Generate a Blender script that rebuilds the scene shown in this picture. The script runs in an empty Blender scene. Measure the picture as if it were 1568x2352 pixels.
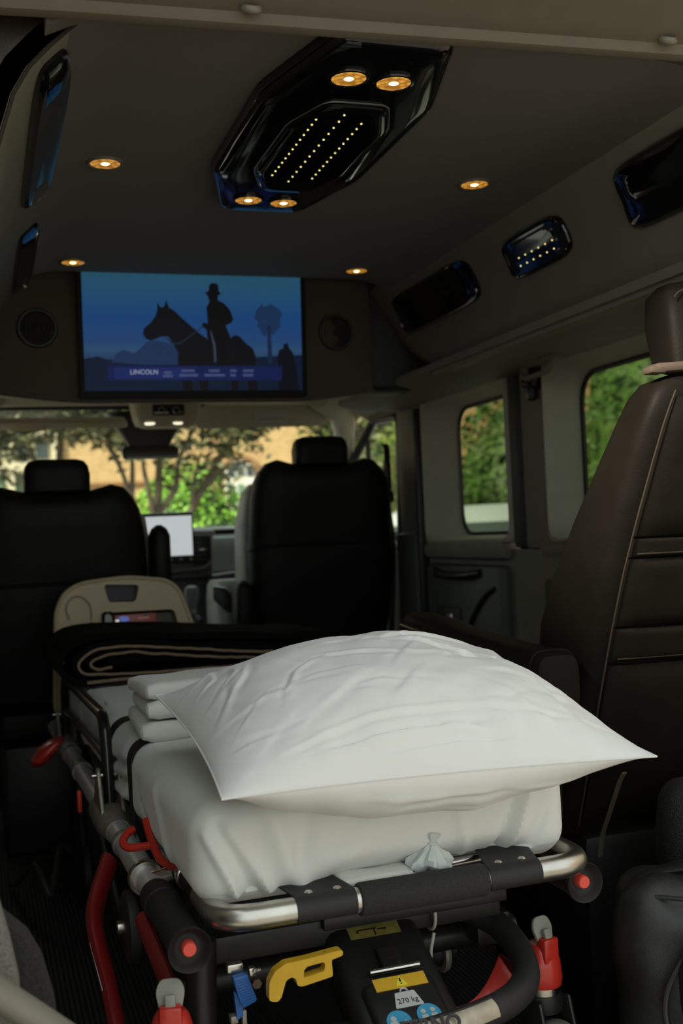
import bpy, bmesh, math, random
from mathutils import Vector, Matrix, noise

random.seed(7)
R = math.radians
scn = bpy.context.scene
col = scn.collection

# ------------------------------------------------------------------ camera
cam_d = bpy.data.cameras.new('camera')
cam = bpy.data.objects.new('camera', cam_d)
col.objects.link(cam)
cam_right = (0.95030, -0.30794, -0.04595)
cam_up = (0.03866, -0.02972, 0.99881)
cam_fwd = (0.30894, 0.95094, 0.01633)
cam.matrix_world = Matrix(((cam_right[0], cam_up[0], -cam_fwd[0], -0.664),
                           (cam_right[1], cam_up[1], -cam_fwd[1], 0.0),
                           (cam_right[2], cam_up[2], -cam_fwd[2], 1.0),
                           (0, 0, 0, 1)))
cam_d.sensor_fit = 'VERTICAL'
cam_d.sensor_height = 36.0
cam_d.lens = 2560.0 / 2352.0 * 36.0
cam_d.clip_start = 0.05
cam_d.dof.use_dof = True
cam_d.dof.focus_distance = 1.75
cam_d.dof.aperture_fstop = 4.5
scn.camera = cam

# ------------------------------------------------------------------ sky, sun, exposure
world = bpy.data.worlds.new('overcast_sky')
scn.world = world
world.use_nodes = True
wn = world.node_tree.nodes
wn['Background'].inputs['Color'].default_value = (0.93, 1.0, 0.97, 1)
wn['Background'].inputs['Strength'].default_value = 1.0
sun_d = bpy.data.lights.new('sun', 'SUN')
sun_d.energy = 9.0
sun_d.angle = R(12)
sun_d.color = (1.0, 0.9, 0.72)
sun = bpy.data.objects.new('sun', sun_d)
sun.rotation_euler = (R(58), 0, R(-64))
col.objects.link(sun)
scn.view_settings.view_transform = 'Standard'
scn.view_settings.look = 'None'
scn.view_settings.gamma = 1.0
scn.view_settings.use_curve_mapping = False
scn.view_settings.exposure = 0.20

# ------------------------------------------------------------------ materials
MATS = {}


def mat(name, color=(.5, .5, .5), rough=.5, metal=0., noise_scale=None, noise_amt=.15, bump=0., bump_scale=200.,
        emit=None, emit_s=0., coat=0., sheen=0., spec=.5, voronoi=False, brick=None, wave=None):
    if name in MATS:
        return MATS[name]
    m = bpy.data.materials.new(name)
    m.use_nodes = True
    nt = m.node_tree
    b = nt.nodes['Principled BSDF']
    b.inputs['Base Color'].default_value = (*color, 1)
    b.inputs['Roughness'].default_value = rough
    b.inputs['Metallic'].default_value = metal
    b.inputs['Specular IOR Level'].default_value = spec
    b.inputs['Coat Weight'].default_value = coat
    b.inputs['Coat Roughness'].default_value = .03
    b.inputs['Sheen Weight'].default_value = sheen
    tc = nt.nodes.new('ShaderNodeTexCoord')
    if noise_scale:
        n = nt.nodes.new('ShaderNodeTexNoise')
        n.inputs['Scale'].default_value = noise_scale
        n.inputs['Detail'].default_value = 5
        nt.links.new(tc.outputs['Object'], n.inputs['Vector'])
        r = nt.nodes.new('ShaderNodeValToRGB')
        r.color_ramp.elements[0].position = .3
        r.color_ramp.elements[1].position = .7
        r.color_ramp.elements[0].color = (*[c * (1 - noise_amt) for c in color], 1)
        r.color_ramp.elements[1].color = (*[min(1, c * (1 + noise_amt)) for c in color], 1)
        nt.links.new(n.outputs['Fac'], r.inputs['Fac'])
        nt.links.new(r.outputs['Color'], b.inputs['Base Color'])
    if brick:
        bt = nt.nodes.new('ShaderNodeTexBrick')
        bt.inputs['Color1'].default_value = (*brick[0], 1)
        bt.inputs['Color2'].default_value = (*brick[1], 1)
        bt.inputs['Mortar'].default_value = (*brick[2], 1)
        bt.inputs['Scale'].default_value = brick[3]
        mp = nt.nodes.new('ShaderNodeMapping')
        mp.inputs['Rotation'].default_value = (R(90), 0, 0)
        nt.links.new(tc.outputs['Object'], mp.inputs['Vector'])
        nt.links.new(mp.outputs['Vector'], bt.inputs['Vector'])
        nt.links.new(bt.outputs['Color'], b.inputs['Base Color'])
    if bump:
        if voronoi:
            n2 = nt.nodes.new('ShaderNodeTexVoronoi')
            out = n2.outputs['Distance']
        elif wave:
            n2 = nt.nodes.new('ShaderNodeTexWave')
            n2.bands_direction = wave
            out = n2.outputs['Fac']
        else:
            n2 = nt.nodes.new('ShaderNodeTexNoise')
            n2.inputs['Detail'].default_value = 4
            out = n2.outputs['Fac']
        n2.inputs['Scale'].default_value = bump_scale
        nt.links.new(tc.outputs['Object'], n2.inputs['Vector'])
        bp = nt.nodes.new('ShaderNodeBump')
        bp.inputs['Strength'].default_value = bump
        bp.inputs['Distance'].default_value = .002
        nt.links.new(out, bp.inputs['Height'])
        nt.links.new(bp.outputs['Normal'], b.inputs['Normal'])
    if emit:
        b.inputs['Emission Color'].default_value = (*emit, 1)
        b.inputs['Emission Strength'].default_value = emit_s
    MATS[name] = m
    return m


def glass_mat(name, tint, gloss=.08, rough=.0):
    m = bpy.data.materials.new(name)
    m.use_nodes = True
    nt = m.node_tree
    nt.nodes.remove(nt.nodes['Principled BSDF'])
    out = nt.nodes['Material Output']
    tr = nt.nodes.new('ShaderNodeBsdfTransparent')
    tr.inputs['Color'].default_value = (*tint, 1)
    gl = nt.nodes.new('ShaderNodeBsdfGlossy')
    gl.inputs['Roughness'].default_value = rough
    mx = nt.nodes.new('ShaderNodeMixShader')
    mx.inputs['Fac'].default_value = gloss
    nt.links.new(tr.outputs[0], mx.inputs[1])
    nt.links.new(gl.outputs[0], mx.inputs[2])
    nt.links.new(mx.outputs[0], out.inputs['Surface'])
    MATS[name] = m
    return m


M_head = mat('headliner_fabric', (.077, .065, .048), .95, noise_scale=60, noise_amt=.05, bump=.25, bump_scale=500, sheen=.2)
M_locker = mat('locker_leather', (.18, .17, .128), .65, noise_scale=12, noise_amt=.05, bump=.15, bump_scale=380)
M_header = mat('header_trim_plastic', (.145, .125, .09), .6, noise_scale=20, noise_amt=.05, bump=.1, bump_scale=300)
M_pin = mat('push_pin_plastic', (.20, .18, .14), .35)
M_darkleather = mat('dark_brown_leather', (.035, .028, .023), .5, noise_scale=30, noise_amt=.1, bump=.25, bump_scale=420)
M_gloss = mat('gloss_black', (.004, .004, .005), .06, coat=.3)
M_tvbezel = mat('tv_bezel_black', (.004, .004, .004), .55, spec=.2)
M_chrome = mat('chrome', (.75, .75, .74), .12, 1.)
M_black = mat('black_plastic', (.012, .012, .012), .42, noise_scale=40, noise_amt=.12, bump=.05, bump_scale=500)
M_blackrub = mat('black_rubber', (.014, .014, .014), .6, noise_scale=50, noise_amt=.15, bump=.12, bump_scale=700)
M_foam = mat('foam_grip', (.022, .0215, .021), .9, noise_scale=300, noise_amt=.25, bump=.3, bump_scale=900)
M_blackpaint = mat('black_painted_steel', (.012, .012, .013), .22, coat=.25)
M_seat = mat('black_seat_leather', (.006, .006, .006), .5, spec=.25, noise_scale=25, noise_amt=.15, bump=.2, bump_scale=350)
M_chair = mat('brown_black_leather', (.0085, .0071, .0054), .55, spec=.08, noise_scale=18, noise_amt=.14, bump=.25, bump_scale=380)
M_grey_and_lit_side = mat('grey_leather_and_lit_side', (.30, .32, .29), .5, noise_scale=25, noise_amt=.08, bump=.2, bump_scale=350)
M_stitch = mat('tan_stitching', (.040, .032, .024), .8, spec=.1)
M_pillar = mat('pillar_trim', (.20, .19, .155), .7, noise_scale=18, noise_amt=.06, bump=.08, bump_scale=300)
M_reveal = mat('window_surround', (.42, .41, .33), .6, noise_scale=18, noise_amt=.05)
M_darktrim = mat('dark_trim', (.030, .030, .027), .6, noise_scale=18, noise_amt=.1, bump=.08, bump_scale=300)
M_doorgrey = mat('grey_door_panel', (.075, .082, .076), .55, noise_scale=18, noise_amt=.08, bump=.08, bump_scale=300)
M_dash = mat('dashboard_grey', (.26, .30, .30), .55, noise_scale=20, noise_amt=.06, bump=.1, bump_scale=300)
M_dashdark = mat('dashboard_dark', (.022, .023, .024), .45)
M_satin = mat('satin_silver', (.46, .48, .48), .3, .9)
M_alu = mat('brushed_aluminium', (.60, .585, .54), .30, 1., noise_scale=40, noise_amt=.08, bump=.05, bump_scale=260)
M_tube = mat('grey_anodised_tube', (.60, .61, .60), .36, .25, noise_scale=30, noise_amt=.10)
M_cast = mat('cast_metal', (.34, .32, .275), .42, .5, noise_scale=60, noise_amt=.15, bump=.12, bump_scale=350)
M_steel = mat('bright_steel', (.62, .60, .56), .22, 1.)
M_red = mat('red_plastic', (.52, .030, .018), .28, coat=.2, noise_scale=20, noise_amt=.1)
M_redbtn = mat('red_button', (.80, .085, .06), .4)
M_reddark = mat('deep_red_paint', (.20, .010, .010), .3, coat=.3)
M_yellow = mat('yellow_plastic', (.60, .36, .015), .38, noise_scale=40, noise_amt=.08)
M_blue = mat('blue_plastic', (.016, .115, .38), .42, noise_scale=40, noise_amt=.08)
M_greyplast = mat('grey_plastic', (.27, .27, .23), .5, noise_scale=30, noise_amt=.1)
M_sheet = mat('white_cotton_sheet', (.74, .76, .73), .88, noise_scale=6, noise_amt=.02, bump=.12, bump_scale=900, sheen=.3)
M_pillow = mat('white_pillowcase_cotton', (.80, .80, .785), .85, noise_scale=5, noise_amt=.015, bump=.10, bump_scale=1000, sheen=.25)
M_strap = mat('black_webbing', (.012, .012, .012), .7, bump=.4, bump_scale=600)
M_blanket = mat('black_fleece', (.0045, .0045, .0045), 1., spec=.1, noise_scale=120, noise_amt=.3, bump=.5, bump_scale=300)
M_tanpipe = mat('tan_piping', (.26, .185, .12), .8, noise_scale=200, noise_amt=.2)
M_cream = mat('cream_plastic', (.62, .52, .32), .42, noise_scale=20, noise_amt=.04)
M_wheel = mat('dusty_grey_rubber', (.17, .155, .13), .85, noise_scale=60, noise_amt=.2, bump=.1, bump_scale=300)
M_nylon = mat('black_nylon', (.018, .018, .019), .36, noise_scale=70, noise_amt=.2, bump=.25, bump_scale=900, voronoi=True)
M_mesh = mat('black_mesh_fabric', (.012, .012, .012), .7, bump=.8, bump_scale=420, voronoi=True)
M_floor = mat('dark_ribbed_rubber', (.014, .015, .014), .55, noise_scale=20, noise_amt=.2, bump=.9, bump_scale=28, wave='X')
M_carpet = mat('grey_carpet', (.17, .165, .145), 1., noise_scale=350, noise_amt=.35, bump=.6, bump_scale=500)
M_carpetdark = mat('charcoal_carpet', (.022, .0215, .021), 1., noise_scale=250, noise_amt=.4, bump=.7, bump_scale=400)
M_visor = mat('visor_fabric', (.62, .57, .45), .85, noise_scale=40, noise_amt=.05, bump=.1, bump_scale=300)
M_white = mat('white_paint', (.78, .77, .72), .5)
M_label = mat('white_label', (.62, .62, .60), .5)
M_print = mat('black_print', (.01, .01, .01), .5)
M_labelyel = mat('yellow_label', (.70, .42, .03), .45)
M_labeltri = mat('yellow_sign', (.85, .75, .05), .45)
M_labelblue = mat('cyan_label', (.06, .36, .62), .4)
M_labelgreen = mat('green_print', (.03, .25, .10), .4)
M_labelred = mat('red_print', (.45, .03, .03), .4)
M_olive = mat('olive_label', (.20, .17, .04), .5, noise_scale=80, noise_amt=.3)
M_plate = mat('worn_silver_label', (.42, .38, .30), .42, .3, noise_scale=40, noise_amt=.25)
M_weights = mat('sticker_white', (.55, .56, .54), .4)
M_clearbag = mat('translucent_plastic', (.60, .66, .66), .25, spec=.6)
M_tie = mat('cable_tie_nylon', (.52, .52, .48), .4)


# ------------------------------------------------------------------ mesh helpers
def link(name, me, m, parent=None, smooth=True):
    o = bpy.data.objects.new(name, me)
    col.objects.link(o)
    if m is not None and not me.materials:
        me.materials.append(m)
    if smooth:
        me.polygons.foreach_set('use_smooth', [True] * len(me.polygons))
        me.set_sharp_from_angle(angle=R(38))
    if parent:
        o.parent = parent
    return o


def mesh_of(verts, faces, name='mesh'):
    me = bpy.data.meshes.new(name)
    me.from_pydata([tuple(v) for v in verts], [], faces)
    me.update()
    return me


def fix(me):
    bm = bmesh.new()
    bm.from_mesh(me)
    bmesh.ops.recalc_face_normals(bm, faces=bm.faces)
    bm.to_mesh(me)
    bm.free()
    return me


class MB:
    """collects shapes into one mesh"""

    def __init__(s):
        s.v, s.f = [], []

    def add(s, v, f, M=None):
        o = len(s.v)
        s.v += [Vector(p) if M is None else M @ Vector(p) for p in v]
        s.f += [tuple(i + o for i in q) for q in f]
        return s

    def box(s, c, d, bev=0., rot=None, seg=2):
        bm = bmesh.new()
        bmesh.ops.create_cube(bm, size=1)
        for v in bm.verts:
            v.co = Vector((v.co.x * d[0], v.co.y * d[1], v.co.z * d[2]))
        if bev:
            bmesh.ops.bevel(bm, geom=list(bm.edges), offset=min(bev, min(d) * .49), segments=seg, profile=.5, affect='EDGES')
        M = Matrix.Translation(Vector(c))
        if rot is not None:
            M = M @ (rot if isinstance(rot, Matrix) else Matrix.Rotation(rot[0], 4, 'X') @ Matrix.Rotation(rot[1], 4, 'Y') @ Matrix.Rotation(rot[2], 4, 'Z'))
        bm.verts.ensure_lookup_table()
        s.add([v.co.copy() for v in bm.verts], [tuple(v.index for v in f.verts) for f in bm.faces], M)
        bm.free()
        return s

    def tube(s, path, r, n=14, closed=False, caps=True, flat=(1., 1.)):
        P = [Vector(p) for p in path]
        k = len(P)
        rr = r if isinstance(r, (list, tuple)) else [r] * k
        T = []
        for i in range(k):
            if closed:
                t = P[(i + 1) % k] - P[i - 1]
            else:
                t = P[min(i + 1, k - 1)] - P[max(i - 1, 0)]
            T.append(t.normalized())
        ref = Vector((0, 0, 1)) if abs(T[0].z) < .9 else Vector((1, 0, 0))
        N = (ref - T[0] * ref.dot(T[0])).normalized()
        vs, fs = [], []
        for i in range(k):
            N = (N - T[i] * N.dot(T[i])).normalized()
            B = T[i].cross(N)
            for j in range(n):
                a = 2 * math.pi * j / n
                vs.append(P[i] + N * (math.cos(a) * rr[i] * flat[1]) + B * (math.sin(a) * rr[i] * flat[0]))
        for i in range(k if closed else k - 1):
            for j in range(n):
                a, b2 = i * n + j, i * n + (j + 1) % n
                i2 = (i + 1) % k
                fs.append((a, b2, i2 * n + (j + 1) % n, i2 * n + j))
        if caps and not closed:
            fs.append(tuple(range(n))[::-1])
            fs.append(tuple(range((k - 1) * n, k * n)))
        return s.add(vs, fs)

    def lathe(s, prof, n=32, M=None, closed=False):
        """prof: list of (radius, height) about local z"""
        vs, fs = [], []
        for (r, h) in prof:
            for j in range(n):
                a = 2 * math.pi * j / n
                vs.append((r * math.cos(a), r * math.sin(a), h))
        k = len(prof)
        for i in range(k - 1 if not closed else k):
            i2 = (i + 1) % k
            for j in range(n):
                fs.append((i * n + j, i * n + (j + 1) % n, i2 * n + (j + 1) % n, i2 * n + j))
        if not closed:
            fs.append(tuple(range(n))[::-1])
            fs.append(tuple(range((k - 1) * n, k * n)))
        return s.add(vs, fs, M)

    def prism(s, pts, h, M=None, bev=0.):
        """polygon in local xy extruded to z=h"""
        bm = bmesh.new()
        vs = [bm.verts.new((p[0], p[1], 0)) for p in pts]
        f = bm.faces.new(vs)
        e = bmesh.ops.extrude_face_region(bm, geom=[f])
        for v in [g for g in e['geom'] if isinstance(g, bmesh.types.BMVert)]:
            v.co.z = h
        bmesh.ops.recalc_face_normals(bm, faces=bm.faces)
        if bev:
            ed = [x for x in bm.edges if abs(x.verts[0].co.z - x.verts[1].co.z) < 1e-6]
            bmesh.ops.bevel(bm, geom=ed, offset=bev, segments=2, profile=.5, affect='EDGES')
        bm.verts.ensure_lookup_table()
        bm.verts.index_update()
        s.add([v.co.copy() for v in bm.verts], [tuple(v.index for v in f.verts) for f in bm.faces], M)
        bm.free()
        return s

    def loft(s, secs, n=40, M=None):
        """secs: (cx, cy, cz, hx, hy, exponent): superellipses stacked along z"""
        vs, fs = [], []
        for (cx, cy, cz, hx, hy, e) in secs:
            for j in range(n):
                a = 2 * math.pi * j / n
                c, q = math.cos(a), math.sin(a)
                vs.append((cx + hx * math.copysign(abs(c) ** (2 / e), c), cy + hy * math.copysign(abs(q) ** (2 / e), q), cz))
        k = len(secs)
        for i in range(k - 1):
            for j in range(n):
                fs.append((i * n + j, i * n + (j + 1) % n, (i + 1) * n + (j + 1) % n, (i + 1) * n + j))
        fs.append(tuple(range(n))[::-1])
        fs.append(tuple(range((k - 1) * n, k * n)))
        return s.add(vs, fs, M)

    def grid(s, fn, nu, nv, closed_u=False):
        vs = [fn(i / nu, j / nv) for i in range(nu if closed_u else nu + 1) for j in range(nv + 1)]
        fs = []
        m = nv + 1
        for i in range(nu):
            i2 = (i + 1) % nu if closed_u else i + 1
            for j in range(nv):
                fs.append((i * m + j, i2 * m + j, i2 * m + j + 1, i * m + j + 1))
        return s.add(vs, fs)

    def slab(s, fn, nu, nv, off):
        """grid surface with thickness: off(u, v) is the offset vector of the back face"""
        a = [Vector(fn(i / nu, j / nv)) for i in range(nu + 1) for j in range(nv + 1)]
        b = [Vector(fn(i / nu, j / nv)) + Vector(off(i / nu, j / nv) if callable(off) else off) for i in range(nu + 1) for j in range(nv + 1)]
        m = nv + 1
        K = len(a)
        fs = []
        for i in range(nu):
            for j in range(nv):
                q = (i * m + j, (i + 1) * m + j, (i + 1) * m + j + 1, i * m + j + 1)
                fs.append(q)
                fs.append(tuple(K + x for x in q[::-1]))
        edge = [i * m for i in range(nu + 1)] + [nu * m + j for j in range(1, m)] + [i * m + nv for i in range(nu - 1, -1, -1)] + [j for j in range(nv - 1, 0, -1)]
        for x, y in zip(edge, edge[1:] + edge[:1]):
            fs.append((y, x, K + x, K + y))
        return s.add(a + b, fs)

    def build(s, name, m, parent=None, smooth=True):
        return link(name, fix(mesh_of(s.v, s.f, name)), m, parent, smooth)


def smooth_path(pts, k=8, closed=False):
    """Catmull-Rom through pts"""
    P = [Vector(p) for p in pts]
    n = len(P)
    out = []
    rng = range(n if closed else n - 1)
    for i in rng:
        p1, p2 = P[i], P[(i + 1) % n]
        p0 = P[i - 1] if (closed or i > 0) else p1 * 2 - p2
        p3 = P[(i + 2) % n] if (closed or i + 2 < n) else p2 * 2 - p1
        for j in range(k):
            t = j / k
            out.append(.5 * ((2 * p1) + (p2 - p0) * t + (2 * p0 - 5 * p1 + 4 * p2 - p3) * t * t + (3 * p1 - p0 - 3 * p2 + p3) * t ** 3))
    if not closed:
        out.append(P[-1])
    return out


def round_poly(pts, r, seg=5):
    """polygon with rounded corners (2D)"""
    out = []
    n = len(pts)
    for i in range(n):
        p, a, b = Vector(pts[i]), Vector(pts[i - 1]), Vector(pts[(i + 1) % n])
        da, db = (a - p), (b - p)
        rr = min(r, da.length * .45, db.length * .45)
        s0, s1 = p + da.normalized() * rr, p + db.normalized() * rr
        for j in range(seg + 1):
            t = j / seg
            out.append(tuple(s0 * (1 - t) ** 2 + p * 2 * t * (1 - t) + s1 * t * t))
    return out


def bent(pts, r, seg=6):
    """3D polyline with rounded corners"""
    P = [Vector(p) for p in pts]
    out = [P[0]]
    for i in range(1, len(P) - 1):
        p, a, b = P[i], P[i - 1], P[i + 1]
        rr = min(r, (a - p).length * .45, (b - p).length * .45)
        s0, s1 = p + (a - p).normalized() * rr, p + (b - p).normalized() * rr
        for j in range(seg + 1):
            t = j / seg
            out.append(s0 * (1 - t) ** 2 + p * 2 * t * (1 - t) + s1 * t * t)
    out.append(P[-1])
    return out


def frame(origin, xdir, ydir):
    x = Vector(xdir).normalized()
    y = Vector(ydir)
    y = (y - x * y.dot(x)).normalized()
    z = x.cross(y)
    return Matrix(((x.x, y.x, z.x, origin[0]), (x.y, y.y, z.y, origin[1]), (x.z, y.z, z.z, origin[2]), (0, 0, 0, 1)))


def tag(o, label, cat, group=None, kind=None):
    o['label'] = label
    o['category'] = cat
    if group:
        o['group'] = group
    if kind:
        o['kind'] = kind
    return o


def struct(o, label=None, cat=None):
    o['kind'] = 'structure'
    if label:
        o['label'] = label
        o['category'] = cat
    return o


def empty(name, loc=(0, 0, 0), rz=0., label=None, cat=None, group=None):
    o = bpy.data.objects.new(name, None)
    col.objects.link(o)
    o.location = loc
    o.rotation_euler = (0, 0, rz)
    o.empty_display_size = .05
    if label:
        tag(o, label, cat, group)
    return o


def copy_tree(o, parent=None):
    c = o.copy()
    col.objects.link(c)
    c.parent = parent
    for ch in list(o.children):
        copy_tree(ch, c)
    return c


def text_mesh(name, s, size, M, m, parent, depth=.0004, align='CENTER', bold=0.):
    cu = bpy.data.curves.new(name, 'FONT')
    cu.body = s
    cu.size = size
    cu.align_x = align
    cu.align_y = 'CENTER'
    cu.extrude = depth
    cu.offset = bold
    cu.resolution_u = 3
    to = bpy.data.objects.new(name, cu)
    me = bpy.data.meshes.new_from_object(to)
    bpy.data.objects.remove(to)
    me.transform(M)
    return link(name, me, m, parent, False)

# ================================================================== THE VAN SHELL
# floor
fl = MB().box((0, 3.1, -.03), (1.80, 4.1, .06)).build('floor', M_floor, None, False)
struct(fl, 'dark ribbed rubber floor of the van', 'floor')

# roof skin above the headliner
rf = MB().box((0, 2.78, 1.83), (1.90, 2.86, .04)).build('roof', M_head, None, False)
struct(rf, 'flat outer roof skin over the brown ceiling lining', 'roof')


# ceiling lining, gently turned down at its sides and at its front end
def ceil_z(x, y):
    z = 1.75
    ax = abs(x)
    if ax > .42:
        z -= .034 * ((ax - .42) / .13) ** 2
    return z


def ceil_fn(u, v):
    x, y = -.55 + 1.10 * u, 1.565 + 1.58 * v
    return (x, y, ceil_z(x, y))


ce = MB().slab(ceil_fn, 44, 40, (0, 0, .03)).build('ceiling', M_head)
struct(ce, 'brown fabric ceiling lining with recessed lights', 'ceiling')

# rear header trim: a rolled rim and a panel rising towards the tailgate
HPROF = [(.030, .004), (.024, -.006), (.012, -.010), (.000, -.006), (-.005, .003), (-.006, .008), (-.014, .010), (-.030, .016), (-.10, .050), (-.17, .080), (-.20, .11), (-.17, .13), (.03, .05)]


def header_xyz(u, k):
    x = -.92 + 1.84 * u
    y = 1.522 - .058 * (x + .136)
    dy, dz = HPROF[k % len(HPROF)]
    z = 1.7325 + dz - .012 * max(0, abs(x) - .5)
    return (x, y + dy, z)


n = len(HPROF)
hm = MB()
hm.add([header_xyz(i / 40, k) for i in range(41) for k in range(n)],
       [(i * n + k, (i + 1) * n + k, (i + 1) * n + (k + 1) % n, i * n + (k + 1) % n) for i in range(40) for k in range(n)])
hd = hm.build('trim_1', M_header)
struct(hd, 'beige padded trim with a rolled rim over the tailgate opening', 'trim')
pin = MB().lathe([(.0, -.004), (.013, -.004), (.0155, .0), (.0155, .003), (.013, .0065), (.007, .0085), (.0, .009)], 28)
for k, (px, py, pz) in enumerate(((-.272, 1.513, 1.7425), (.385, 1.475, 1.7425))):
    p = pin.build('push_pin', M_pin, hd) if k == 0 else link('push_pin', p.data, None, hd, False)
    p.matrix_local = frame((px, py, pz), (1, 0, 0), (0, .43, .28)) @ Matrix.Rotation(math.pi, 4, 'X')

# ---- side walls
WX = .86
wr = MB().box((.915, 2.72, 1.63), (.11, 3.10, .38)).box((.925, 3.15, .455), (.13, 4.0, .93)).build('wall_right', M_pillar, None, False)
struct(wr, 'beige van side wall with two dark windows', 'wall')


def part(name, m, parent, *a, **k):
    return MB().box(*a, **k).build(name, m, parent)


part('pillar', M_pillar, wr, (.905, 3.84, 1.19), (.10, .27, .54), bev=.025)           # behind the passenger door
part('pillar_lower', M_doorgrey, wr, (.865, 3.83, .49), (.09, .20, .98), bev=.02)
part('pillar', M_darktrim, wr, (.900, 2.985, 1.19), (.10, .075, .54), bev=.02)
part('pillar', M_pillar, wr, (.908, 2.87, 1.19), (.10, .16, .54), bev=.012)
part('rear_panel', M_pillar, wr, (.915, 1.55, 1.19), (.11, .72, .54), bev=.01)
part('sill', M_pillar, wr, (.858, 3.36, .915), (.07, .62, .055), bev=.02)
part('sill', M_pillar, wr, (.885, 2.42, .915), (.06, .90, .055), bev=.02)
part('door_gap', M_black, wr, (.852, 3.715, .80), (.05, .025, 1.25), bev=.008)
part('lower_panel', M_doorgrey, wr, (.85, 3.36, .50), (.05, .60, .74), bev=.02)
part('lower_panel', M_darktrim, wr, (.878, 2.38, .48), (.05, .95, .72), bev=.02)
# pull handle recess and a small switch frame in the sliding door panel
hw = MB()
hw.tube(smooth_path([(.825, 3.56, .845), (.805, 3.50, .838), (.80, 3.38, .835), (.805, 3.27, .838), (.825, 3.20, .845)], 6), .014, 10)
hw.build('pull_handle', M_black, wr)
sw = MB().box((.823, 3.46, .66), (.02, .20, .135), bev=.01).build('socket_frame', M_darktrim, wr)
MB().box((.811, 3.485, .665), (.008, .085, .075), bev=.004).build('socket', M_gloss, sw)
MB().box((.811, 3.42, .662), (.01, .032, .09), bev=.003).build('socket_cover', M_satin, sw)
ar = MB()
ar.tube(smooth_path([(.822, 3.10, .80), (.818, 3.17, .77), (.818, 3.28, .68), (.818, 3.33, .55), (.82, 3.34, .38)], 6), .007, 8)
ar.build('panel_seam', M_black, wr)


def rr_loop(y0, y1, z0, z1, x, r, n=10):
    pts = round_poly([(y0, z0), (y1, z0), (y1, z1), (y0, z1)], r, n)
    return [(x, p[0], p[1]) for p in pts]


def surround(rings, name, m, parent):
    b = MB()
    k = len(rings[0])
    vs = [p for rg in rings for p in rg]
    fs = [(i * k + j, i * k + (j + 1) % k, (i + 1) * k + (j + 1) % k, (i + 1) * k + j) for i in range(len(rings) - 1) for j in range(k)]
    b.add(vs, fs)
    return b.build(name, m, parent)


M_tint = glass_mat('tinted_window_glass', (.55, .58, .50), .03)
M_clear = glass_mat('clear_window_glass', (.93, .97, .94), .03)
for i, (yo0, yo1, yi0, yi1) in enumerate(((3.015, 3.70, 3.09, 3.575), (1.90, 2.795, 1.98, 2.735))):
    s = surround([rr_loop(yo0, yo1, .938, 1.445, .862, .02), rr_loop(yo0 + .004, yo1 - .004, .942, 1.441, .848, .03),
                  rr_loop(yo0 + .012, yo1 - .012, .950, 1.433, .845, .05), rr_loop(yo0 + .02, yo1 - .018, .956, 1.428, .855, .06),
                  rr_loop(yi0, yi1, .962, 1.408, .935, .085), rr_loop(yi0 + .008, yi1 - .008, .972, 1.398, .945, .09)], 'window_%d' % (i + 1), M_reveal, None)
    struct(s, ['sliding door window with a deep beige surround behind the passenger seat', 'side window with a beige surround beyond the brown leather chair'][i], 'window')
    g = rr_loop(yi0 + .004, yi1 - .004, .968, 1.402, .944, .09)
    gb = MB()
    gb.add(g + [(p[0] + .004, p[1], p[2]) for p in g], [tuple(range(len(g))), tuple(range(len(g), 2 * len(g)))[::-1]] +
           [(j, (j + 1) % len(g), len(g) + (j + 1) % len(g), len(g) + j) for j in range(len(g))])
    gb.build('pane', M_tint, s, False)
    sl = MB().tube(rr_loop(yi0 + .004, yi1 - .004, .968, 1.402, .940, .09), .007, 8, closed=True)
    sl.build('rubber_seal', M_black, s)

# left wall (the lens barely sees it) with a front door window opening
wl = MB().box((-.925, 2.55, .90), (.09, 2.80, 1.80)).box((-.925, 4.55, .48), (.09, 1.2, .96)).box((-.925, 4.05, 1.60), (.09, .5, .40)).build('wall_left', M_pillar, None, False)
struct(wl, 'beige van side wall under the leather trimmed locker', 'wall')

# unseen open rear door, added to keep direct sun off the pillow
rd = MB().box((-.965, .74, .90), (.06, .80, 1.75), bev=.02).build('sun_blocking_door', M_pillar)
struct(rd, 'added unseen rear door that blocks sun from the pillow', 'door')
MB().box((-.93, .74, .55), (.02, .66, .70), bev=.01).build('door_panel', M_doorgrey, rd)  # lining of the added sun-blocking door

# underside trim between the right locker and the windows
tr = MB().slab(lambda u, v: (.60 + .30 * u, 1.615 + 2.255 * v, 1.452 - .014 * u - .012 * math.sin(u * 3.1)), 12, 30, (0, 0, .02)).build('trim_2', M_pillar)
struct(tr, 'trim strip under the right overhead locker above the windows', 'trim')
MB().tube(bent([(.80, 2.80, 1.428), (.79, 2.77, 1.395), (.775, 2.62, 1.395), (.775, 2.56, 1.428)], .03), .012, 10, flat=(1., .7)).build('grab_handle', M_pillar, tr)
MB().box((.845, 2.83, 1.41), (.045, .06, .07), bev=.012, rot=(0, .3, .2)).box((.838, 2.83, 1.368), (.03, .035, .05), bev=.01).build('belt_guide', M_black, tr)

# ---- front bulkhead under the ceiling carrying the television
BC = -.055


def bulk_z0(x):
    d = max(0, abs(x - BC) - .30)
    return 1.398 + .30 * d * d + .04 * d


def bulk_fn(u, v):
    x = BC - .56 + 1.12 * u
    z0 = bulk_z0(x)
    z1 = 1.765
    e = abs(2 * u - 1)
    y = 3.205 + .03 * e ** 10
    return (x, y - .012 * math.sin(math.pi * v), z0 + (z1 - z0) * v)


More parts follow.
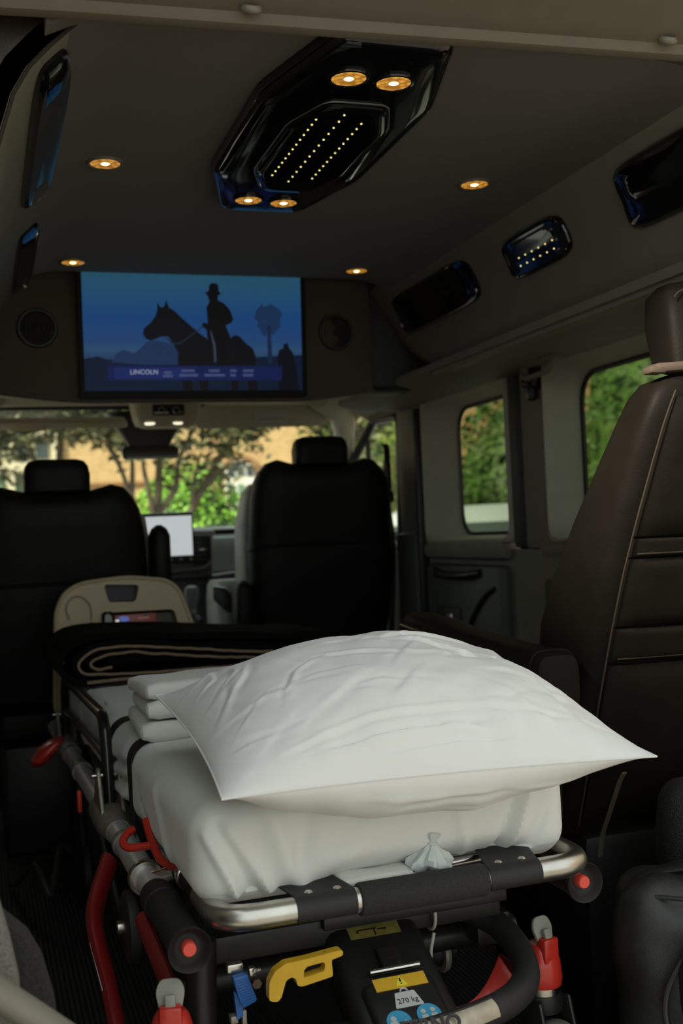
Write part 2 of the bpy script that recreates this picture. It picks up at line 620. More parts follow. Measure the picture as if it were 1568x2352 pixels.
bw = MB().slab(bulk_fn, 48, 12, lambda u, v: (0, .10, .02 * (1 - v))).build('wall_front', M_head)
struct(bw, 'brown panel hanging from the ceiling around the television', 'wall')
MB().tube([(BC - .56 + 1.12 * i / 48, 3.208 + .03 * abs(2 * i / 48 - 1) ** 10, bulk_z0(BC - .56 + 1.12 * i / 48) + .002) for i in range(49)], .009, 10).build('lower_rim', M_head, bw)
for k, (x, z) in enumerate(((-.462, 1.478), (.40, 1.478))):
    MB().lathe([(0, 0), (.011, 0), (.013, .002), (.013, .004), (0, .005)], 20, frame((x, 3.212, z), (1, 0, 0), (0, 0, 1))).build('screw_cap', M_head, bw)

# cab roof lining from the bulkhead to the windscreen
cl = MB().slab(lambda u, v: (-.92 + 1.84 * u, 3.32 + 1.0 * v, 1.512 + .02 * math.sin(math.pi * v) - .10 * abs(2 * u - 1) ** 8), 30, 16, (0, 0, .02)).build('ceiling_cab', M_visor)
struct(cl, 'light beige lining over the front seats', 'ceiling')
MB().box((0, 4.34, 1.68), (1.86, .12, .30)).build('roof_front', M_pillar, cl)
MB().box((.70, 3.40, 1.60), (.40, .22, .32), bev=.03).build('side_fill', M_darktrim, cl)
MB().box((-.75, 3.40, 1.60), (.30, .22, .32), bev=.03).build('side_fill', M_darktrim, cl)

# A pillar and door frame on the right
ap = MB().tube(smooth_path([(.60, 4.12, 1.535), (.72, 4.26, 1.49), (.80, 4.42, 1.42), (.86, 4.68, 1.28), (.90, 5.05, 1.06)], 8), [.06] * 8 + [.05] * 8 + [.045] * 8 + [.04] * 9, 14).build('trim_3', M_visor)
struct(ap, 'beige windscreen pillar trim beside the passenger window', 'trim')
ap2 = MB().tube(smooth_path([(-.60, 4.12, 1.535), (-.72, 4.26, 1.49), (-.80, 4.42, 1.42), (-.86, 4.68, 1.28), (-.90, 5.05, 1.06)], 8), .05, 14).build('trim_4', M_visor)
struct(ap2, 'beige windscreen pillar trim beside the driver window', 'trim')
df = MB().tube(bent([(.885, 4.02, .98), (.885, 3.985, 1.43), (.885, 4.28, 1.445), (.885, 4.58, 1.29), (.905, 5.0, 1.05), (.905, 4.2, .97)], .05), .020, 10, closed=True).build('door_1', M_black)
struct(df, 'passenger door with its window frame beside the front seat', 'door')
MB().box((.92, 4.48, .49), (.06, .98, .94), bev=.02).build('door_panel', M_doorgrey, df)
MB().box((.885, 4.30, .93), (.05, .50, .07), bev=.02).build('door_ledge', M_satin, df)
MB().tube([(.895, 4.40, 1.38), (.895, 4.40, .99)], .012, 8).build('quarter_bar', M_black, df)
dg = MB().prism([(4.0, .98), (5.0, 1.03), (4.58, 1.28), (4.28, 1.43), (4.0, 1.43)], .004, frame((.905, 0, 0), (0, 1, 0), (0, 0, 1)))
dg.build('pane', M_clear, df, False)

# windscreen with frame
ws = MB()
W = [(-.86, 5.15, 1.03), (.86, 5.15, 1.03), (.80, 4.31, 1.515), (-.80, 4.31, 1.515)]
ws.tube(bent(W[:2] + W[2:] + W[:1], .06), .016, 10, closed=True)
wso = ws.build('window_3', M_dashdark)
struct(wso, 'windscreen with the courtyard beyond', 'window')
nrm = Vector((0, .485, .84)).normalized() * .004
MB().add([Vector(p) for p in W] + [Vector(p) + nrm for p in W], [(0, 1, 2, 3), (7, 6, 5, 4), (0, 4, 5, 1), (1, 5, 6, 2), (2, 6, 7, 3), (3, 7, 4, 0)]).build('pane', M_clear, wso, False)
MB().box((0, 5.13, 1.030), (1.74, .05, .02), bev=.006).build('cowl_strip', M_satin, wso)
MB().box((0, 5.2, .45), (1.84, .08, 1.10)).build('bulkhead_panel', M_dashdark, wso)

# ---- lower left corner by the tailgate: carpeted side and grey plastic sill
sl = MB()
spath = smooth_path([(-.90, 1.16, .76), (-.79, 1.17, .668), (-.70, 1.18, .583), (-.645, 1.19, .532), (-.590, 1.20, .480), (-.50, 1.20, .40), (-.42, 1.19, .35)], 8)
sl.tube(spath, .019, 16, flat=(1.3, .8))
slo = sl.build('trim_5', mat('grey_sill_plastic', (.20, .19, .155), .5, noise_scale=20, noise_amt=.05))
struct(slo, 'curved grey plastic sill trim in the tailgate opening', 'trim')
MB().prism([(-.90, .86), (-.70, .70), (-.664, .635), (-.650, .575), (-.642, .53), (-.64, .40), (-.90, .40)], .05, frame((0, 1.30, 0), (1, 0, 0), (0, 0, 1)), bev=.008).build('carpet_side', M_carpet, slo)
MB().prism([(-.90, .60), (-.655, .585), (-.630, .56), (-.615, .53), (-.603, .48), (-.60, .40), (-.90, .38)], .05, frame((0, 1.36, 0), (1, 0, 0), (0, 0, 1)), bev=.012).build('carpet_edge', M_carpetdark, slo)

# ================================================================== OVERHEAD LOCKERS
LPROFS = {1: [(.520, 1.742), (.535, 1.727), (.556, 1.703), (.580, 1.670), (.600, 1.630), (.612, 1.585), (.624, 1.540), (.634, 1.495), (.636, 1.465), (.630, 1.450), (.610, 1.440)],
          -1: [(.500, 1.744), (.520, 1.727), (.545, 1.703), (.575, 1.670), (.598, 1.630), (.612, 1.585), (.626, 1.540), (.638, 1.495), (.646, 1.465), (.652, 1.450), (.662, 1.440)]}
LPROF = LPROFS[1]


def lp(z):
    """locker face x at height z"""
    for (x0, z0), (x1, z1) in zip(LPROF, LPROF[1:]):
        if z1 <= z <= z0:
            return x0 + (x1 - x0) * (z0 - z) / (z0 - z1)
    return LPROF[-1][0] if z < 1.5 else LPROF[0][0]


def lpn(z):
    d = Vector((lp(max(1.44, z - .008)) - lp(min(1.742, z + .008)), -.016)).normalized()
    return lp(z), Vector((d.y, -d.x)).normalized()


def locker_end(z):
    t = max(0., min(1., (1.742 - z) / .302))
    return 3.34 - .02 * t - .36 * t ** 3.2


def locker_fn(side):
    def fn(u, v):
        k = u * (len(LPROF) - 1)
        i = min(int(k), len(LPROF) - 2)
        t = k - i
        x = LPROF[i][0] * (1 - t) + LPROF[i + 1][0] * t
        z = LPROF[i][1] * (1 - t) + LPROF[i + 1][1] * t
        y0 = 1.605
        y = y0 + (locker_end(z) - y0) * v
        return (side * (x + .02 * max(0, v - .97) / .03), y, z)
    return fn


def patch(side, y0, y1, z0, z1, lift, edge, e=5., n=28, rot=0.):
    """a domed plate lying on the locker face, superellipse outline"""
    b = MB()
    rings = []
    for k, (f, h) in enumerate(((1., -.004), (1., edge), (.97, edge + .35 * (lift - edge)), (.90, lift), (.6, lift), (.3, lift), (.02, lift))):
        rg = []
        for j in range(n * 2):
            a = math.pi * j / n
            c, s = math.cos(a), math.sin(a)
            yy = (y0 + y1) / 2 + f * (y1 - y0) / 2 * math.copysign(abs(c) ** (2 / e), c)
            zz = (z0 + z1) / 2 + f * (z1 - z0) / 2 * math.copysign(abs(s) ** (2 / e), s)
            x, nn = lpn(zz)
            rg.append((side * (x + nn.x * h), yy, zz + nn.y * h))
        rings.append(rg)
    m = n * 2
    b.add([p for r_ in rings for p in r_], [(i * m + j, i * m + (j + 1) % m, (i + 1) * m + (j + 1) % m, (i + 1) * m + j) for i in range(len(rings) - 1) for j in range(m)] + [tuple(range((len(rings) - 1) * m, len(rings) * m)), tuple(range(m))[::-1]])
    return b


def ring_on(side, y0, y1, z0, z1, h, r, a0, a1, e=5., n=40):
    pts = []
    for j in range(n + 1):
        a = a0 + (a1 - a0) * j / n
        c, s = math.cos(a), math.sin(a)
        yy = (y0 + y1) / 2 + (y1 - y0) / 2 * math.copysign(abs(c) ** (2 / e), c)
        zz = (z0 + z1) / 2 + (z1 - z0) / 2 * math.copysign(abs(s) ** (2 / e), s)
        x, nn = lpn(zz)
        pts.append((side * (x + nn.x * h), yy, zz + nn.y * h))
    return MB().tube(pts, r, 8)


M_led = mat('pale_led', (.8, .75, .4), .4, emit=(1., .80, .26), emit_s=.85)
led_mesh = None


def led(parent, loc):
    global led_mesh
    if led_mesh is None:
        o = MB().lathe([(0, -.001), (.0020, -.001), (.0022, 0), (.0016, .0014), (0, .0018)], 10).build('led', M_led, parent)
        led_mesh = o.data
    else:
        o = link('led', led_mesh, None, parent, False)
    o.location = loc
    return o


for side in (1, -1):
    LPROF = LPROFS[side]
    lk = empty('overhead_locker', (side * .7, 2.3, 1.44), 0,
               'long beige overhead locker running above the two side windows' if side > 0 else 'long beige overhead locker with a dark stitched leather end by the tailgate', 'locker')
    inv = Matrix.Translation((-side * .7, -2.3, -1.44))

    def put(o):
        o.data.transform(inv)
        o.parent = lk
        return o
    put(MB().slab(locker_fn(side), 40, 60, (side * .03, 0, .012)).build('shell', M_locker))
    put(MB().slab(lambda u, v: (side * (LPROF[-1][0] + .22 * u), 1.62 + 1.38 * v, 1.440 + .012 * u), 6, 6, (0, 0, .02)).build('underside', M_pillar))
    # dark end cap between the locker and the front panel
    ecb = MB()

    def ec(u, v):
        x, y, z = locker_fn(1)(u, 1.)
        return (side * (x + .012 + .10 * v), y + .012 + .16 * v, z + .004)
    put(MB().slab(ec, 30, 8, (side * .02, 0, .01)).build('end_cap', M_darktrim))
    # stitched leather end facing the tailgate
    ep = [(side * x, z) for x, z in LPROF] + [(side * .89, 1.44), (side * .89, 1.78), (side * .52, 1.78)]
    put(MB().prism(ep, .012, frame((0, 1.617, 0), (1, 0, 0), (0, 0, 1)), bev=.002).build('leather_end', M_darkleather))
    put(MB().tube([(side * (x - .002), 1.604, z) for x, z in LPROF], .003, 6).build('seam_piping', M_stitch))

    def fixture(name, label, cat, y0, y1, z0, z1, e, lift, chrome, leds=False, group=None):
        root = empty(name, (side * .6, (y0 + y1) / 2, z0), 0, label, cat, group)
        im = Matrix.Translation((-side * .6, -(y0 + y1) / 2, -z0))

        def pp(o):
            o.data.transform(im)
            o.parent = root
            return o
        pp(patch(side, y0, y1, z0, z1, lift, .006, e).build('lens', M_gloss if not leds else mat('navy_gloss', (.006, .010, .022), .12, coat=.5)))
        if chrome:
            pp(ring_on(side, y0 + .006, y1 - .006, z0 + .003, z1 - .003, .010, .0028, math.pi * 1.04 if side > 0 else .04, math.pi * 1.99 if side > 0 else math.pi * .96, e).build('chrome_trim', M_satin))
        if leds:
            pp(ring_on(side, y0 + .004, y1 - .004, z0 + .002, z1 - .002, .007, .006, 0, 2 * math.pi, e).build('bezel', M_gloss))
            x, nn = lpn(z1 - .012)
            pp(MB().box((side * (x + nn.x * .013), (y0 + y1) / 2, z1 - .012 + nn.y * .013), (.006, (y1 - y0) * .62, .005), bev=.002).build('slot', M_black))
            for rw in range(2):
                for q in range(6):
                    z = z0 + .024 + .020 * rw
                    x, nn = lpn(z)
                    o = led(root, (0, 0, 0))
                    P = Vector((side * (x + nn.x * (lift + .0005)), y0 + .062 + q * .0325 - .004 * rw, z + nn.y * (lift + .0005)))
                    P = im @ P
                    o.matrix_local = Matrix.Translation(P) @ frame((0, 0, 0), (0, 1, 0), (0, 0, 1) if side > 0 else (0, 0, -1)) @ Matrix.Rotation(math.pi, 4, 'X') if False else Matrix.Translation(P) @ Vector((0, 0, 1)).rotation_difference(Vector((side * nn.x, 0, nn.y))).to_matrix().to_4x4()
    where = 'the beige locker above the windows' if side > 0 else 'the locker with the leather end'
    if side > 0:
        fixture('oval_panel', 'glossy black oval panel beside the television end of ' + where, 'panel', 2.64, 3.19, 1.588, 1.700, 6, .012, True)
        fixture('side_lamp', 'navy oval lamp with two rows of light dots on ' + where, 'lamp', 2.165, 2.45, 1.592, 1.680, 5, .012, False, True)
        fixture('oval_panel', 'glossy black oval panel near the tailgate end of ' + where, 'panel', 1.63, 1.945, 1.570, 1.695, 5, .016, False)
    else:
        fixture('oval_panel', 'glossy black oval panel beside the television end of ' + where, 'panel', 2.60, 3.20, 1.690, 1.738, 6, .010, True)
        fixture('oval_panel', 'glossy black oval panel near the tailgate end of ' + where, 'panel', 1.66, 2.37, 1.684, 1.738, 5, .016, True)

# ================================================================== CEILING LIGHTS
M_amber = bpy.data.materials.new('amber_reflector')
M_amber.use_nodes = True
nt = M_amber.node_tree
b = nt.nodes['Principled BSDF']
b.inputs['Base Color'].default_value = (.5, .3, .08, 1)
b.inputs['Roughness'].default_value = .25
tc = nt.nodes.new('ShaderNodeTexCoord')
vo = nt.nodes.new('ShaderNodeTexVoronoi')
vo.inputs['Scale'].default_value = 90
rp = nt.nodes.new('ShaderNodeValToRGB')
rp.color_ramp.elements[0].color = (.75, .36, .05, 1)
rp.color_ramp.elements[1].color = (.22, .075, .006, 1)
rp.color_ramp.elements[1].position = .7
nt.links.new(tc.outputs['Object'], vo.inputs['Vector'])
nt.links.new(vo.outputs['Distance'], rp.inputs['Fac'])
nt.links.new(rp.outputs['Color'], b.inputs['Emission Color'])
b.inputs['Emission Strength'].default_value = .9
M_bulb = mat('warm_bulb', (1, .8, .5), .4, emit=(1., .78, .36), emit_s=4.)
M_ring = mat('beige_lamp_ring', (.20, .175, .14), .4)


def lamp_parts(root, rad, ringm, light=True):
    MB().lathe([(rad * .80, .004), (rad * .98, .004), (rad, .0), (rad * .97, -.0035), (rad * .88, -.0040), (rad * .80, -.0025)], 32, closed=True).build('ring', ringm, root)
    MB().lathe([(rad * .82, -.0028), (rad * .74, -.0016), (rad * .50, -.0010), (rad * .2, -.0008), (rad * .01, -.0008)], 28).build('reflector', M_amber, root)
    MB().lathe([(0, -.0052), (rad * .14, -.0046), (rad * .24, -.0028), (rad * .22, -.001), (0, -.0005)], 14).build('bulb', M_bulb, root)


dl = empty('ceiling_downlight', (-.40, 2.222, 1.7485), 0, 'amber ceiling downlight level with the black overhead console, beside the locker with the leather end', 'light', 'amber downlights in the ceiling')
lamp_parts(dl, .036, M_ring)
for x, y, far in ((.40, 2.222, 0), (-.40, 3.03, 1), (.40, 3.03, 1)):
    c = copy_tree(dl)
    c.location = (x, y, 1.7485)
    c['label'] = 'amber ceiling downlight %s, beside the locker %s' % ('above a corner of the television' if far else 'level with the black overhead console', 'over the windows' if x > 0 else 'with the leather end')

# overhead console: elongated octagon of black gloss
CX, CY = -.038, 1.980
oc = empty('overhead_console', (CX, CY, 1.72), 0, 'glossy black octagonal ceiling console with four amber lamps and light dots', 'console')


def octo(hy, hx0, hx1, hym, r=.03, d=0.):
    hx0, hx1, hy, hym = hx0 - d * .7, hx1 - d, hy - d, hym - d * .35
    return round_poly([(-hx0, -hy), (hx0, -hy), (hx1, -hym), (hx1, hym), (hx0, hy), (-hx0, hy), (-hx1, hym), (-hx1, -hym)], r, 5)


def stack(levels):
    k = len(levels[0][0])
    b = MB()
    b.add([(p[0], p[1], z) for pts, z in levels for p in pts], [(i * k + j, i * k + (j + 1) % k, (i + 1) * k + (j + 1) % k, (i + 1) * k + j) for i in range(len(levels) - 1) for j in range(k)] + [tuple(range(k))[::-1], tuple(range((len(levels) - 1) * k, len(levels) * k))])
    return b


OA = (.440, .094, .158, .20)
stack([(octo(*OA), .034), (octo(*OA), .018), (octo(*OA, d=.003), .009), (octo(*OA, d=.010), .002), (octo(*OA, d=.020), -.001), (octo(*OA, d=.05), -.003)]).build('housing', M_gloss, oc)
OB = (.232, .052, .090, .125)
ctr = Matrix.Translation((.008, .012, 0))
ip = stack([(octo(*OB, r=.02), -.001), (octo(*OB, r=.02), -.010), (octo(*OB, r=.02, d=.004), -.013), (octo(*OB, r=.02, d=.016), -.013)])
ipo = ip.build('inner_panel', M_gloss, oc)
ipo.data.transform(ctr)
rimb = MB().tube([(p[0] + .008, p[1] + .012, -.0025) for p in octo(*OB, r=.02, d=-.004)], .0022, 6, closed=True)
rimb.build('panel_rim', M_satin, oc)
for rw, (x0, y0, y1) in enumerate(((-.050, -.166, .136), (-.008, -.194, .168), (.034, -.161, .142))):
    for q in range(13):
        o = led(oc, (x0, y0 + (y1 - y0) * q / 12, -.0132))
        o.rotation_euler = (math.pi, 0, 0)
for (x, y) in ((-.043, -.325), (.034, -.322), (-.053, .328), (.027, .336)):
    lr = empty('reading_lamp', (x, y, -.004))
    lr.parent = oc
    lamp_parts(lr, .034, M_gloss)

# ================================================================== TELEVISION AND SPEAKERS
from mathutils.geometry import tessellate_polygon


def holed(outer, holes, h, M=None):
    """flat plate of thickness h with holes; returns an MB"""
    loops = [list(outer)] + [list(q) for q in holes]
    tri = tessellate_polygon([[Vector((p[0], p[1], 0)) for p in lp_] for lp_ in loops])
    flat = [p for lp_ in loops for p in lp_]
    k = len(flat)
    v = [(p[0], p[1], 0) for p in flat] + [(p[0], p[1], h) for p in flat]
    f = [tuple(t) for t in tri] + [tuple(k + i for i in t[::-1]) for t in tri]
    o = 0
    for lp_ in loops:
        m = len(lp_)
        f += [(o + j, o + (j + 1) % m, k + o + (j + 1) % m, k + o + j) for j in range(m)]
        o += m
    return MB().add(v, f, M)


tv = empty('television', (-.052, 3.180, 1.402), 0, 'wide flat television showing a rider on a horse against blue sky', 'television')
tv.rotation_euler = (R(4.5), 0, 0)
TW, TH = .660, .374
MB().box((0, .016, TH / 2), (TW, .030, TH), bev=.004).build('casing', M_tvbezel, tv)
holedbz = holed(round_poly([(-TW / 2, 0), (TW / 2, 0), (TW / 2, TH), (-TW / 2, TH)], .006), [[(-TW / 2 + .013, .020), (TW / 2 - .013, .020), (TW / 2 - .013, TH - .008), (-TW / 2 + .013, TH - .008)]], .005, frame((0, .001, 0), (1, 0, 0), (0, 0, 1)))
holedbz.build('bezel', M_tvbezel, tv)
# the picture: a sky that runs from teal to deep blue
M_tvsky = bpy.data.materials.new('screen_sky')
M_tvsky.use_nodes = True
nt = M_tvsky.node_tree
pb = nt.nodes['Principled BSDF']
pb.inputs['Base Color'].default_value = (.005, .006, .008, 1)
pb.inputs['Roughness'].default_value = .4
pb.inputs['Specular IOR Level'].default_value = .15
tc = nt.nodes.new('ShaderNodeTexCoord')
sx = nt.nodes.new('ShaderNodeSeparateXYZ')
nt.links.new(tc.outputs['Object'], sx.inputs[0])
mrz = nt.nodes.new('ShaderNodeMapRange')
mrz.inputs['From Min'].default_value = .02
mrz.inputs['From Max'].default_value = .358
nt.links.new(sx.outputs['Z'], mrz.inputs['Value'])
rp = nt.nodes.new('ShaderNodeValToRGB')
els = rp.color_ramp.elements
els[0].position, els[0].color = 0., (.006, .012, .035, 1)
els[1].position, els[1].color = 1., (.020, .085, .135, 1)
for p, c in ((.20, (.010, .022, .075)), (.34, (.026, .075, .16)), (.42, (.016, .058, .17)), (.62, (.010, .058, .19)), (.85, (.018, .080, .165))):
    e = els.new(p)
    e.color = (*c, 1)
nt.links.new(mrz.outputs['Result'], rp.inputs['Fac'])
nz = nt.nodes.new('ShaderNodeTexNoise')
nz.inputs['Scale'].default_value = 6
mp = nt.nodes.new('ShaderNodeMapping')
mp.inputs['Scale'].default_value = (1, 1, 4)
nt.links.new(tc.outputs['Object'], mp.inputs['Vector'])
nt.links.new(mp.outputs['Vector'], nz.inputs['Vector'])
mm = nt.nodes.new('ShaderNodeMix')
mm.data_type = 'RGBA'
mm.blend_type = 'MULTIPLY'
mm.inputs['Factor'].default_value = .5
nt.links.new(rp.outputs['Color'], mm.inputs['A'])
nt.links.new(nz.outputs['Color'], mm.inputs['B'])
nt.links.new(rp.outputs['Color'], pb.inputs['Emission Color'])
pb.inputs['Emission Strength'].default_value = .70
SX0, SZ0, SW, SH = -TW / 2 + .013, .020, TW - .026, TH - .028
MB().box((0, .0005, SZ0 + SH / 2), (SW, .001, SH)).build('screen', M_tvsky, tv, False)


def scr(name, pts, col_, depth, e=1.):
    m = mat('screen_%s' % name, (.003, .003, .004), .4, spec=.15, emit=col_, emit_s=e * .72)
    P = [(SX0 + u * SW, SZ0 + (1 - v) * SH) for u, v in pts]
    return MB().prism(P, .0003, frame((0, -depth, 0), (1, 0, 0), (0, 0, 1))).build(name, m, tv, False)


def blob_poly(cx, cy, rx, ry, n=26, j=.25, seed=1):
    rnd = random.Random(seed)
    return [(cx + rx * (1 + rnd.uniform(-j, j)) * math.cos(a), cy + ry * (1 + rnd.uniform(-j, j)) * math.sin(a)) for a in [2 * math.pi * q / n for q in range(n)]]


scr('far_field', [(0, 1), (0, .74), (.06, .72), (.10, .745), (.2, .76), (.5, .75), (.8, .72), (1, .70), (1, 1)], (.004, .010, .028), .0008)
scr('far_wood', [(.12, .77), (.14, .70), (.17, .665), (.20, .68), (.22, .70), (.25, .65), (.28, .60), (.31, .585), (.36, .60), (.40, .63), (.43, .70), (.46, .78), (.3, .79)], (.012, .030, .085), .0010)
scr('far_tree', blob_poly(.845, .40, .060, .135, seed=3) , (.010, .030, .085), .0010)
scr('tree_trunk', [(.836, .45), (.852, .45), (.856, .78), (.834, .78)], (.007, .018, .05), .0012)
scr('horse', [(.262, .535), (.268, .49), (.300, .44), (.322, .385), (.330, .33), (.329, .275), (.343, .315), (.352, .32), (.362, .305), (.370, .255), (.383, .32), (.40, .335), (.43, .385), (.47, .45), (.52, .53), (.56, .58),
              (.66, .56), (.685, .535), (.705, .55), (.73, .60), (.765, .65), (.778, .72), (.775, .80), (.782, 1.0), (.74, 1.0), (.735, .90), (.70, .86), (.69, 1.0), (.66, 1.0), (.655, .86), (.60, .85), (.55, .87), (.553, 1.0), (.515, 1.0), (.505, .88), (.478, .90), (.480, 1.0), (.437, 1.0), (.43, .88), (.415, .76), (.418, .69), (.395, .61), (.375, .555), (.345, .555), (.318, .575), (.296, .590), (.275, .575)], (.0035, .0035, .006), .0014)
scr('rider', [(.548, .19), (.565, .175), (.569, .125), (.580, .110), (.600, .110), (.610, .125), (.612, .175), (.622, .195), (.607, .212), (.607, .25), (.635, .275), (.662, .33), (.676, .40), (.668, .435), (.640, .455), (.648, .50), (.660, .55), (.645, .60), (.638, .74), (.60, .78), (.578, .76), (.575, .63), (.553, .56), (.552, .50), (.530, .462), (.535, .435), (.558, .445), (.555, .36), (.553, .31), (.568, .265), (.562, .22)], (.0025, .0025, .0035), .0018)
scr('rein', [(.36, .56), (.365, .56), (.395, .605), (.43, .60), (.53, .47), (.535, .475), (.43, .615), (.39, .62)], (.012, .018, .035), .0019)
scr('stirrup_leather', [(.566, .50), (.574, .52), (.590, .62), (.592, .76), (.582, .77), (.580, .64)], (.035, .05, .08), .0020)
scr('second_rider', [(.885, 1.0), (.88, .72), (.89, .66), (.91, .645), (.912, .61), (.93, .60), (.937, .64), (.955, .68), (.97, .80), (.98, 1.0)], (.003, .004, .008), .0015)
scr('menu_bar', [(.10, .795), (.78, .795), (.90, .80), (.90, .915), (.10, .915)], (.006, .012, .070), .0022)
scr('menu_glow', [(.13, .81), (.45, .81), (.45, .90), (.13, .90)], (.010, .020, .11), .0024)
for (u0, u1, v0) in ((.35, .385, .84), (.345, .39, .868), (.43, .49, .825), (.42, .505, .862), (.555, .605, .825), (.535, .63, .862), (.655, .685, .825), (.655, .68, .862), (.715, .765, .825), (.715, .762, .862)):
    scr('menu_line', [(u0, v0), (u1, v0), (u1, v0 + .022), (u0, v0 + .022)], (.05, .07, .17), .0027)
text_mesh('menu_title', 'LINCOLN', .0185, frame((SX0 + .262 * SW, -.0028, SZ0 + (1 - .848) * SH), (1, 0, 0), (0, 0, 1)), mat('screen_title', (.1, .1, .1), .3, emit=(.22, .25, .34), emit_s=1.), tv)

spk = empty('speaker', (-.490, 3.196, 1.600), 0, 'round black speaker between the television and the locker with the leather end', 'speaker', 'speakers flanking the television')
spk.rotation_euler = (R(90), 0, 0)
MB().lathe([(.043, -.004), (.054, -.004), (.056, .003), (.053, .008), (.047, .008), (.044, .003)], 40, closed=True).build('rim', M_black, spk)
cone = MB().lathe([(.046, .002), (.030, -.004), (.018, -.006), (.012, .002), (.0, .005)], 32).build('cone', mat('speaker_cone', (.006, .006, .006), .6, bump=.6, bump_scale=500, voronoi=True), spk)
for rr_ in (.014, .025, .036):
    MB().tube([(rr_ * math.cos(a), rr_ * math.sin(a), .004) for a in [2 * math.pi * i / 32 for i in range(32)]], .0014, 6, closed=True).build('grille_ring', M_black, spk)
c = copy_tree(spk)
c['label'] = 'round black speaker between the television and the locker over the windows'
c.location = (.381, 3.198, 1.599)

# ================================================================== CAB: VISORS, FRONT CONSOLE, MIRROR
vs = empty('sun_visor', (.41, 4.26, 1.51), 0, 'light beige folded sun visor with a white sticker above the passenger seat', 'visor', 'sun visors')
vis = MB().prism(round_poly([(-.268, -.092), (.272, -.088), (.266, -.005), (.225, .0), (-.245, .0)], .028), .018, frame((0, 0, 0), (1, 0, 0), (0, -.25, 1)), bev=.005)
vis.build('visor_pad', M_visor, vs)
st = MB().box((.035, -.021 + .012, -.050), (.135, .0015, .052), rot=(R(14), 0, 0)).build('sticker', M_label, vs)
MB().box((.035, -.0165 + .012, -.0265), (.135, .001, .006), rot=(R(14), 0, 0)).build('sticker_band', M_labeltri, st)
MB().tube([(-.27, .0, -.004), (-.23, .0, -.004)], .006, 8).build('hinge_rod', M_black, vs)
for k in range(4):
    MB().box((.035, -.0235 + .012 + .0028 * k, -.060 + .0085 * k), (.11 - .02 * (k % 2), .0008, .0022), rot=(R(14), 0, 0)).build('print_line', M_greyplast, st)
vl = empty('sun_visor', (-.36, 4.28, 1.445), 0, 'light beige sun visor with two pale strips above the driver seat', 'visor', 'sun visors')
MB().prism(round_poly([(-.34, -.10), (.235, -.10), (.240, .015), (-.34, .015)], .02), .024, frame((0, .0, .0), (1, 0, 0), (0, .95, .28)), bev=.008).build('visor_pad', M_visor, vl)
for x0, x1, z in ((-.185, -.062, -.026), (.040, .142, -.016)):
    MB().box(((x0 + x1) / 2, -.099, z), (x1 - x0, .004, .017), bev=.001).build('pale_strip', mat('pale_strip', (.62, .58, .36), .5), vl)

fc = empty('front_console', (.007, 4.10, 1.52), 0, 'small beige roof console with two lit map lamps over the mirror', 'console')
cs = MB()
lv = [(.130, .07, .0), (.128, .075, -.02), (.118, .072, -.075), (.108, .066, -.100), (.085, .05, -.112)]
cs.loft([(0, .02 - .02 * (i == 4), z, hx, hy, 7) for i, (hx, hy, z) in enumerate(lv)][::-1], 40)
cs.build('console_body', M_visor, fc)
cp = MB().box((.0, -.053, -.052), (.118, .012, .042), bev=.008).build('control_panel', M_gloss, fc)
for x in (-.026, .026):
    MB().lathe([(.013, 0), (.013, .003), (.010, .004), (.010, .0)], 20, frame((x, -.059, -.056), (1, 0, 0), (0, 0, 1)), closed=True).build('knob_ring', M_steel, cp)
for x in (-.068, .033):
    ml = MB().loft([(x, -.035, -.107, .018, .012, 2.5), (x, -.035, -.104, .022, .016, 2.5), (x, -.035, -.098, .022, .016, 2.5)], 20).build('map_lamp', mat('map_lamp_lit', (1, .9, .7), .4, emit=(1., .9, .66), emit_s=1.1), fc)

mr = empty('rear_view_mirror', (-.02, 4.36, 1.40), 0, 'black rear view mirror hanging from the windscreen top', 'mirror')
mb = MB()
mb.loft([(0, 0, -.020, .098, .012, 4), (0, 0, -.018, .106, .016, 4), (0, 0, .010, .112, .020, 4), (0, 0, .022, .110, .018, 4), (0, 0, .030, .100, .012, 4)], 40, Matrix.Translation((0, 0, -.068)))
mb.build('housing', M_gloss, mr)
MB().prism(round_poly([(-.100, -.086), (.100, -.086), (.106, -.042), (-.106, -.042)], .012), .002, frame((0, -.0215, 0), (1, 0, 0), (0, 0, 1))).build('mirror_glass', mat('mirror_glass', (.62, .64, .60), .04, 1.), mr)
MB().loft([(0, .02, -.042, .075, .02, 4), (0, .03, .0, .10, .03, 4), (0, .05, .06, .14, .05, 4), (0, .06, .10, .16, .06, 4)], 32).build('sensor_cover', M_dashdark, mr)

# ================================================================== FRONT SEATS


